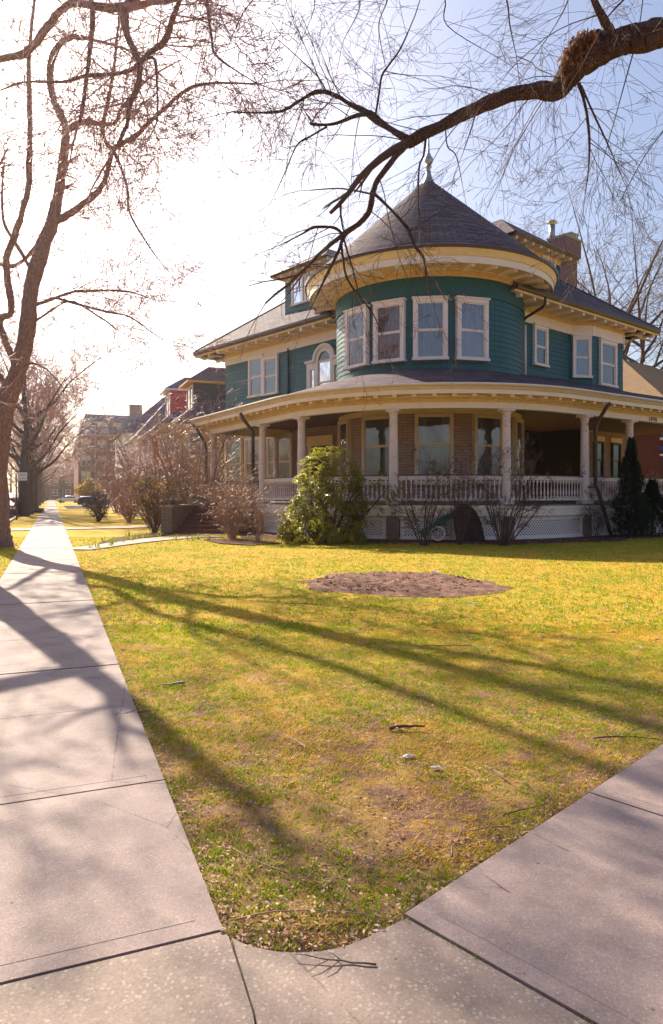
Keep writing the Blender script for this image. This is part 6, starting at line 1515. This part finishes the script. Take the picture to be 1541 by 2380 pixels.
# ------------------------------------------------------------ grass blades (one mesh, stuff)
def vnoise(x, y, sc_, seed):
    """cheap value noise, vectorised"""
    x = x * sc_ + seed * 17.3; y = y * sc_ + seed * 9.1; xi = np.floor(x).astype(int); yi = np.floor(y).astype(int); xf = x - xi; yf = y - yi
    def h(i, j): v = np.sin(i * 127.1 + j * 311.7 + seed * 74.7) * 43758.5453; return v - np.floor(v)
    u = xf * xf * (3 - 2 * xf); v = yf * yf * (3 - 2 * yf)
    return (h(xi, yi) * (1 - u) + h(xi + 1, yi) * u) * (1 - v) + (h(xi, yi + 1) * (1 - u) + h(xi + 1, yi + 1) * u) * v
def fbm(x, y, s, seed): return .5 * vnoise(x, y, s, seed) + .3 * vnoise(x, y, s * 2.1, seed + 1) + .2 * vnoise(x, y, s * 4.3, seed + 2)
p0v = np.array([p0.x, p0.y]); rdn = np.array([RD.x, RD.y]); rnn = np.array([RN.x, RN.y]); Uv = np.array([U.x, U.y]); Vv = np.array([V_.x, V_.y])
cvx = np.array([c.x for c in curve]); cvy = np.array([c.y for c in curve])
def inlawn(x, y, mg=0.0):
    c = x * Vv[0] + y * Vv[1]; ok = c < CR - mg
    r = (x - p0v[0]) * rnn[0] + (y - p0v[1]) * rnn[1]; ok &= r < -.0 - mg
    yc = np.interp(x, cvx, cvy, left=9, right=0); inx = (x > cvx[0]) & (x < cvx[-1]); ok &= (~inx) | (y > yc + mg)
    ok &= (y > 2.40)
    return ok
def bed_dist(x, y):      # outward distance from the porch line
    dx, dy = x - C[0], y - C[1]; r = np.hypot(dx, dy); ph = np.degrees(np.arctan2(dx, -dy))
    d = r - PR
    a0n = (math.sin(PP.p0), -math.cos(PP.p0)); a1n = (math.sin(PP.p1), -math.cos(PP.p1))
    d = np.where(ph < -58.4, dx * a0n[0] + dy * a0n[1] - PR, d); d = np.where(ph > 35, dx * a1n[0] + dy * a1n[1] - PR, d)
    return d
def sample(n, y0, y1, k):
    y = (rs.rand(n) * (y1 ** k - y0 ** k) + y0 ** k) ** (1 / k); x = y * (rs.rand(n) * 1.06 - .53); return x, y
def blades(name, n, y0, y1, k, hh, ww, label, tuft=0):
    x, y = sample(n, y0, y1, k); isT = np.zeros(n, bool)
    if tuft:
        tx, ty = sample(tuft, y0, y1, k); kp = fbm(tx, ty, 2.2, 21) > .30 + .2 * rs.rand(tuft) * np.clip((8 - ty) / 5, 0, 1); tx, ty = tx[kp], ty[kp]; m_n = int(n * .62); pick = rs.randint(0, len(tx), m_n); sg = .010 + .022 * rs.rand(len(tx))[pick]
        x[:m_n] = tx[pick] + rs.randn(m_n) * sg; y[:m_n] = ty[pick] + rs.randn(m_n) * sg; isT[:m_n] = True
    ok = inlawn(x, y, -.014 * rs.rand(n)) & (bed_dist(x, y) > 1.55 + .3 * fbm(x, y, .8, 3)) & (np.hypot(x - cm_.x, (y - cm_.y)) > 1.78 - .45 + .75 * fbm(x, y, 1.6, 5))
    ok |= (x * Vv[0] + y * Vv[1] > CL + .02) & (x * Vv[0] + y * Vv[1] < KERB - .05)
    g1_ = fbm(x, y, 3.0, 1); g2_ = fbm(x, y, 11., 8)
    thin = np.clip((7.5 - y) / 6.5, 0, 1)      # sparse, patchy turf near the corner
    ok &= isT | ((rs.rand(n) > thin * np.clip((.66 - g1_) * 5, 0, .985)) & (rs.rand(n) > thin * np.clip((.52 - g2_) * 6, 0, .95)))
    x, y = x[ok], y[ok]; isT = isT[ok]; g1_ = .5 * fbm(x, y, 1.1, 12) + .5 * fbm(x, y, 4.5, 14); n = len(x)
    straw = rs.rand(n) < np.where(isT, .18 + np.clip((g1_ - .5) * 3, -.1, .6), np.clip(.62 + (g1_ - .5) * 3.0, .2, .95))
    ang = rs.rand(n) * 6.283; h = hh * (.4 + rs.rand(n) ** 1.5) * np.where(straw, .75, 1.0); lean = np.where(straw, .9 + rs.rand(n) * 1.6, .25 + rs.rand(n) * .9)
    w2 = ww * (.6 + .8 * rs.rand(n)); ux, uy = np.cos(ang), np.sin(ang); L = h * lean
    Vt = np.zeros((n, 3, 3)); Vt[:, 0] = np.stack([x - uy * w2, y + ux * w2, np.zeros(n)], 1); Vt[:, 1] = np.stack([x + uy * w2, y - ux * w2, np.zeros(n)], 1)
    Vt[:, 2] = np.stack([x + ux * L, y + uy * L, h], 1)
    me = bpy.data.meshes.new(name); me.vertices.add(n * 3); me.vertices.foreach_set('co', Vt.ravel()); me.loops.add(n * 3); me.loops.foreach_set('vertex_index', np.arange(n * 3, dtype=np.int32))
    me.polygons.add(n); me.polygons.foreach_set('loop_start', np.arange(0, n * 3, 3, dtype=np.int32)); me.update(calc_edges=True)
    t = rs.rand(n); a = np.array([.42, .50, .012]); b_ = np.array([.16, .27, .008]); s1 = np.array([.88, .55, .06]); s2 = np.array([.60, .35, .045])
    colr = np.where(straw[:, None], s1 * t[:, None] + s2 * (1 - t[:, None]), a * t[:, None] + b_ * (1 - t[:, None])); colr = np.concatenate([colr, np.ones((n, 1))], 1)
    at = me.color_attributes.new('tint', 'FLOAT_COLOR', 'CORNER'); at.data.foreach_set('color', np.repeat(colr, 3, 0).ravel())
    me.materials.append(MT['grassb']); o = bpy.data.objects.new(name, me); COL.objects.link(o); tag(o, label, 'grass', kind='stuff'); return o
m_, nt_, bs_ = nodes('grass_blade'); at_ = N(nt_, 'ShaderNodeAttribute', attribute_name='tint'); nt_.links.new(at_.outputs[0], bs_.inputs['Base Color']); bs_.inputs['Roughness'].default_value = .6; bs_.inputs['Specular IOR Level'].default_value = .25
t_ = N(nt_, 'ShaderNodeBsdfTranslucent', {'Color': at_.outputs[0]}); x_ = N(nt_, 'ShaderNodeMixShader', {0: .42, 1: bs_.outputs[0], 2: t_.outputs[0]}); nt_.links.new(x_.outputs[0], nt_.nodes['Material Output'].inputs[0]); MT['grassb'] = m_
blades('lawn_grass', 330000, 2.35, 8.5, 1.4, .021, .0022, 'short yellow green winter grass of the corner lawn', 15000)
blades('lawn_grass', 260000, 8.0, 26, 1.25, .035, .0055, 'farther short yellow grass of the lawn and verge', 26000)
# ------------------------------------------------------------ leaf litter
def litter(name, n, y0, y1, size, label, fn):
    x, y = sample(n, y0, y1, 1.3); ok = fn(x, y); x, y = x[ok], y[ok]; m = MB()
    for i in range(len(x)):
        a = rnd() * 6.28; s = size * uni(.4, 1.35); z = .012 + .018 * rnd(); c, d = math.cos(a), math.sin(a); t = [uni(-.4, .5) * s for _ in range(4)]; el = uni(.25, .6)
        m.poly([(x[i] - c * s, y[i] - d * s, z + max(0, t[0])), (x[i] + d * s * el, y[i] - c * s * el, z + max(0, t[1])), (x[i] + c * s, y[i] + d * s, z + max(0, t[2])), (x[i] - d * s * el, y[i] + c * s * el, z + max(0, t[3]))])
    m.wantuv = False; o = build(m, name, MT['litter']); tag(o, label, 'leaves', kind='stuff'); return o
MT['litter'] = leafmat('leaf_litter', [(.11, .05, .03), (.26, .12, .07), (.38, .21, .14), (.50, .33, .25)], .8, .15, .15)
def nearedge(x, y):
    c = x * Vv[0] + y * Vv[1]; r = (x - p0v[0]) * rnn[0] + (y - p0v[1]) * rnn[1]; e = np.minimum(CR - c, -r)
    e = np.where((x > cvx[0]) & (x < cvx[-1]), np.minimum(e, y - np.interp(x, cvx, cvy)), e)
    return inlawn(x, y, -.01) & ((e < .05 + .16 * fbm(x, y, 5, 2) * rs.rand(len(x))) | (rs.rand(len(x)) < np.clip(.62 - y * .06, .06, .6) * (fbm(x, y, 3.0, 1) < .52)))
litter('leaf_litter', 60000, 2.36, 10, .011, 'dry brown leaf scraps scattered in the near lawn and along its edges', nearedge)
litter('leaf_litter', 7000, 7, 20, .035, 'sparse brown leaves lying on the middle of the lawn', lambda x, y: inlawn(x, y) & (bed_dist(x, y) > 1.3) & (rs.rand(len(x)) < .30))
litter('leaf_litter', 26000, 17, 31, .05, 'brown fallen leaves covering the bed under the porch shrubs', lambda x, y: (bed_dist(x, y) > .2) & (bed_dist(x, y) < 1.9) & (x < 13))
# clods in the dug patch
m = MB()
for i in range(900):
    a = rnd() * 6.28; r = 1.5 * rnd() ** .5; x, y = cm_.x + r * math.cos(a), cm_.y + r * math.sin(a) * .95; s = uni(.008, .03); b = len(m.v)
    for dx, dy, dz in ((1, 0, 0), (-1, 0, 0), (0, 1, 0), (0, -1, 0), (0, 0, 1), (0, 0, -1)): m.v.append((x + dx * s * uni(.7, 1.3), y + dy * s * uni(.7, 1.3), .04 + dz * s * .7))
    for f in ((0, 2, 4), (2, 1, 4), (1, 3, 4), (3, 0, 4), (2, 0, 5), (1, 2, 5), (3, 1, 5), (0, 3, 5)): m.face([b + q for q in f])
m.wantuv = False; tag(build(m, 'soil_clods', MT['soil_dug']), 'crumbled soil clods on the dug round patch', 'soil', kind='stuff')
# moss tufts in the joints
x_m = []; m = MB()
for i in range(2600):
    t = rnd(); q = p0 - RD * uni(.0, .02) + RN * (3 * t) if i % 3 else farl.lerp(a0, .25 + .75 * t) + U * uni(0, .015)
    if noise.noise(q * 3) < .05: continue
    a = rnd() * 6.28; h = uni(.008, .03); m.poly([(q.x, q.y, .01), (q.x + .004 * math.cos(a), q.y + .004 * math.sin(a), .01), (q.x + h * .6 * math.cos(a), q.y + h * .6 * math.sin(a), .01 + h)])
m.wantuv = False; tag(build(m, 'joint_moss', MT['blade']), 'moss and weed tufts growing in the pavement joints', 'moss', kind='stuff')
# ------------------------------------------------------------ fallen twigs, each its own thing
def twig(px, py, ln, ang, r, lab, mat='twig_pale', forks=2, z=.035, seed=0):
    random.seed(int(px * 7 + py)); q = G(px, py); d = Vector((math.cos(ang), math.sin(ang), 0)); T = thing('fallen_twig', lab, 'twig', q, 'fallen twigs on the lawn and pavement'); z = z - .012
    m = MB(); pts = [q - d * ln / 2 + Vector((0, 0, z + .01))]; n = 7
    for i in range(n): d = (d + Vector((uni(-.25, .25), uni(-.25, .25), 0))).normalized(); pts.append(pts[-1] + d * ln / n + Vector((0, 0, uni(-.004, .006))))
    r *= .62; m.tube(pts, [r * (1 - .6 * i / n) for i in range(n + 1)], 5, jit=.4)
    for k in range(forks):
        i = random.randint(1, n - 2); dd = (pts[i + 1] - pts[i]).normalized(); dd = Vector((dd.x * .6 - dd.y * .7 * (-1) ** k, dd.y * .6 + dd.x * .7 * (-1) ** k, .08))
        p = pts[i]; l = ln * uni(.25, .45); m.tube([p, p + dd * l * .5, p + dd * l + Vector((0, 0, -.01))], [r * .6, r * .45, r * .25], 4)
    build(m, 'stick', MT[mat], T)
TWG = [(780, 2245, .28, 2.9, .006, 'dark forked twig lying on the corner pavement below the lawn', 'twig', 3, .03), (300, 1672, .42, .3, .006, 'reddish branching twig lying across the edge of the left sidewalk', 'twig_red', 3, .03), (318, 1662, .16, 1.2, .012, 'short dark stick at the edge of the left sidewalk', 'twig', 0, .03),
    (405, 1590, .20, 2.9, .022, 'thick pale broken stick near the left sidewalk', 'stone', 0, .02), (945, 1697, .24, .1, .022, 'chunk of dark bark in the middle of the lawn', 'twig', 1, .02), (870, 1465, .75, .6, .008, 'pale twig on the lawn below the left of the soil patch', 'twig_pale', 2, .03),
    (985, 1500, 1.0, 2.9, .009, 'long pale twig right of the lawn centre', 'twig_pale', 1, .03), (1010, 1475, 1.0, 3.0, .006, 'thin curved twig just above the long pale twig', 'twig_pale', 1, .03), (690, 1730, .34, 2.0, .006, 'curved pale twig left of the dark bark chunk', 'twig_pale', 1, .03),
    (1035, 1965, .30, 1.6, .008, 'crooked grey stick near the right side pavement', 'twig_pale', 1, .03), (1105, 1930, .32, 3.0, .007, 'pale stick among brown leaves near the right side pavement', 'twig_pale', 1, .03), (1240, 1895, .34, .3, .006, 'dark thin twig close to the right side pavement', 'twig', 0, .03),
    (700, 2100, .55, .5, .006, 'long curved brown vine twig near the lawn corner', 'twig_red', 0, .02), (1270, 1975, .22, 2.4, .003, 'thin rust coloured twig on the right pavement', 'twig_red', 0, .032), (1130, 2060, .25, 2.2, .003, 'hair thin twig on the right pavement nearest the lawn edge', 'twig_red', 1, .032),
    (1150, 1800, .2, 1.9, .007, 'short pale stick right of the white litter', 'stone', 0, .03), (720, 1405, .7, .1, .008, 'dark straight twig on the lawn left of the soil patch', 'twig', 1, .02), (1460, 1715, .5, .2, .008, 'brown stick near the right edge of the lawn', 'twig', 1, .02), (600, 2015, .3, 2.6, .006, 'pale bent twig in the narrow lawn corner', 'twig_pale', 0, .02)]
for t in TWG: twig(*t)
random.seed(5)
for px, py, lab in ((950, 1762, 'crumpled white paper scrap on the lawn below the bark chunk'), (1012, 1790, 'grey white litter scrap right of the white paper scrap'), (1010, 1338, 'pale litter scrap lying on the dug soil patch'), (880, 2170, 'small white pebble at the edge of the lawn corner')):
    q = G(px, py); m = MB(); s = .02 if py < 2000 else .009; s = .05 if py < 1400 else s; n = 7; b = 0
    for i in range(4):
        for k in range(n): a = 6.28 * k / n; r = s * (1, .8, .5, .1)[i] * uni(.7, 1.4); m.v.append((q.x + r * math.cos(a) * 1.7, q.y + r * math.sin(a) * .8, (.012 + s * (.1, .35, .45, .4)[i] * uni(.3, 1.5)) + (.07 if py < 1400 else 0)))
    for i in range(3):
        for k in range(n): m.face((i * n + k, i * n + (k + 1) % n, (i + 1) * n + (k + 1) % n, (i + 1) * n + k))
    tag(build(m, 'litter_scrap' if py < 2000 else 'pebble', MT['trimw']), lab, 'litter' if py < 2000 else 'pebble')
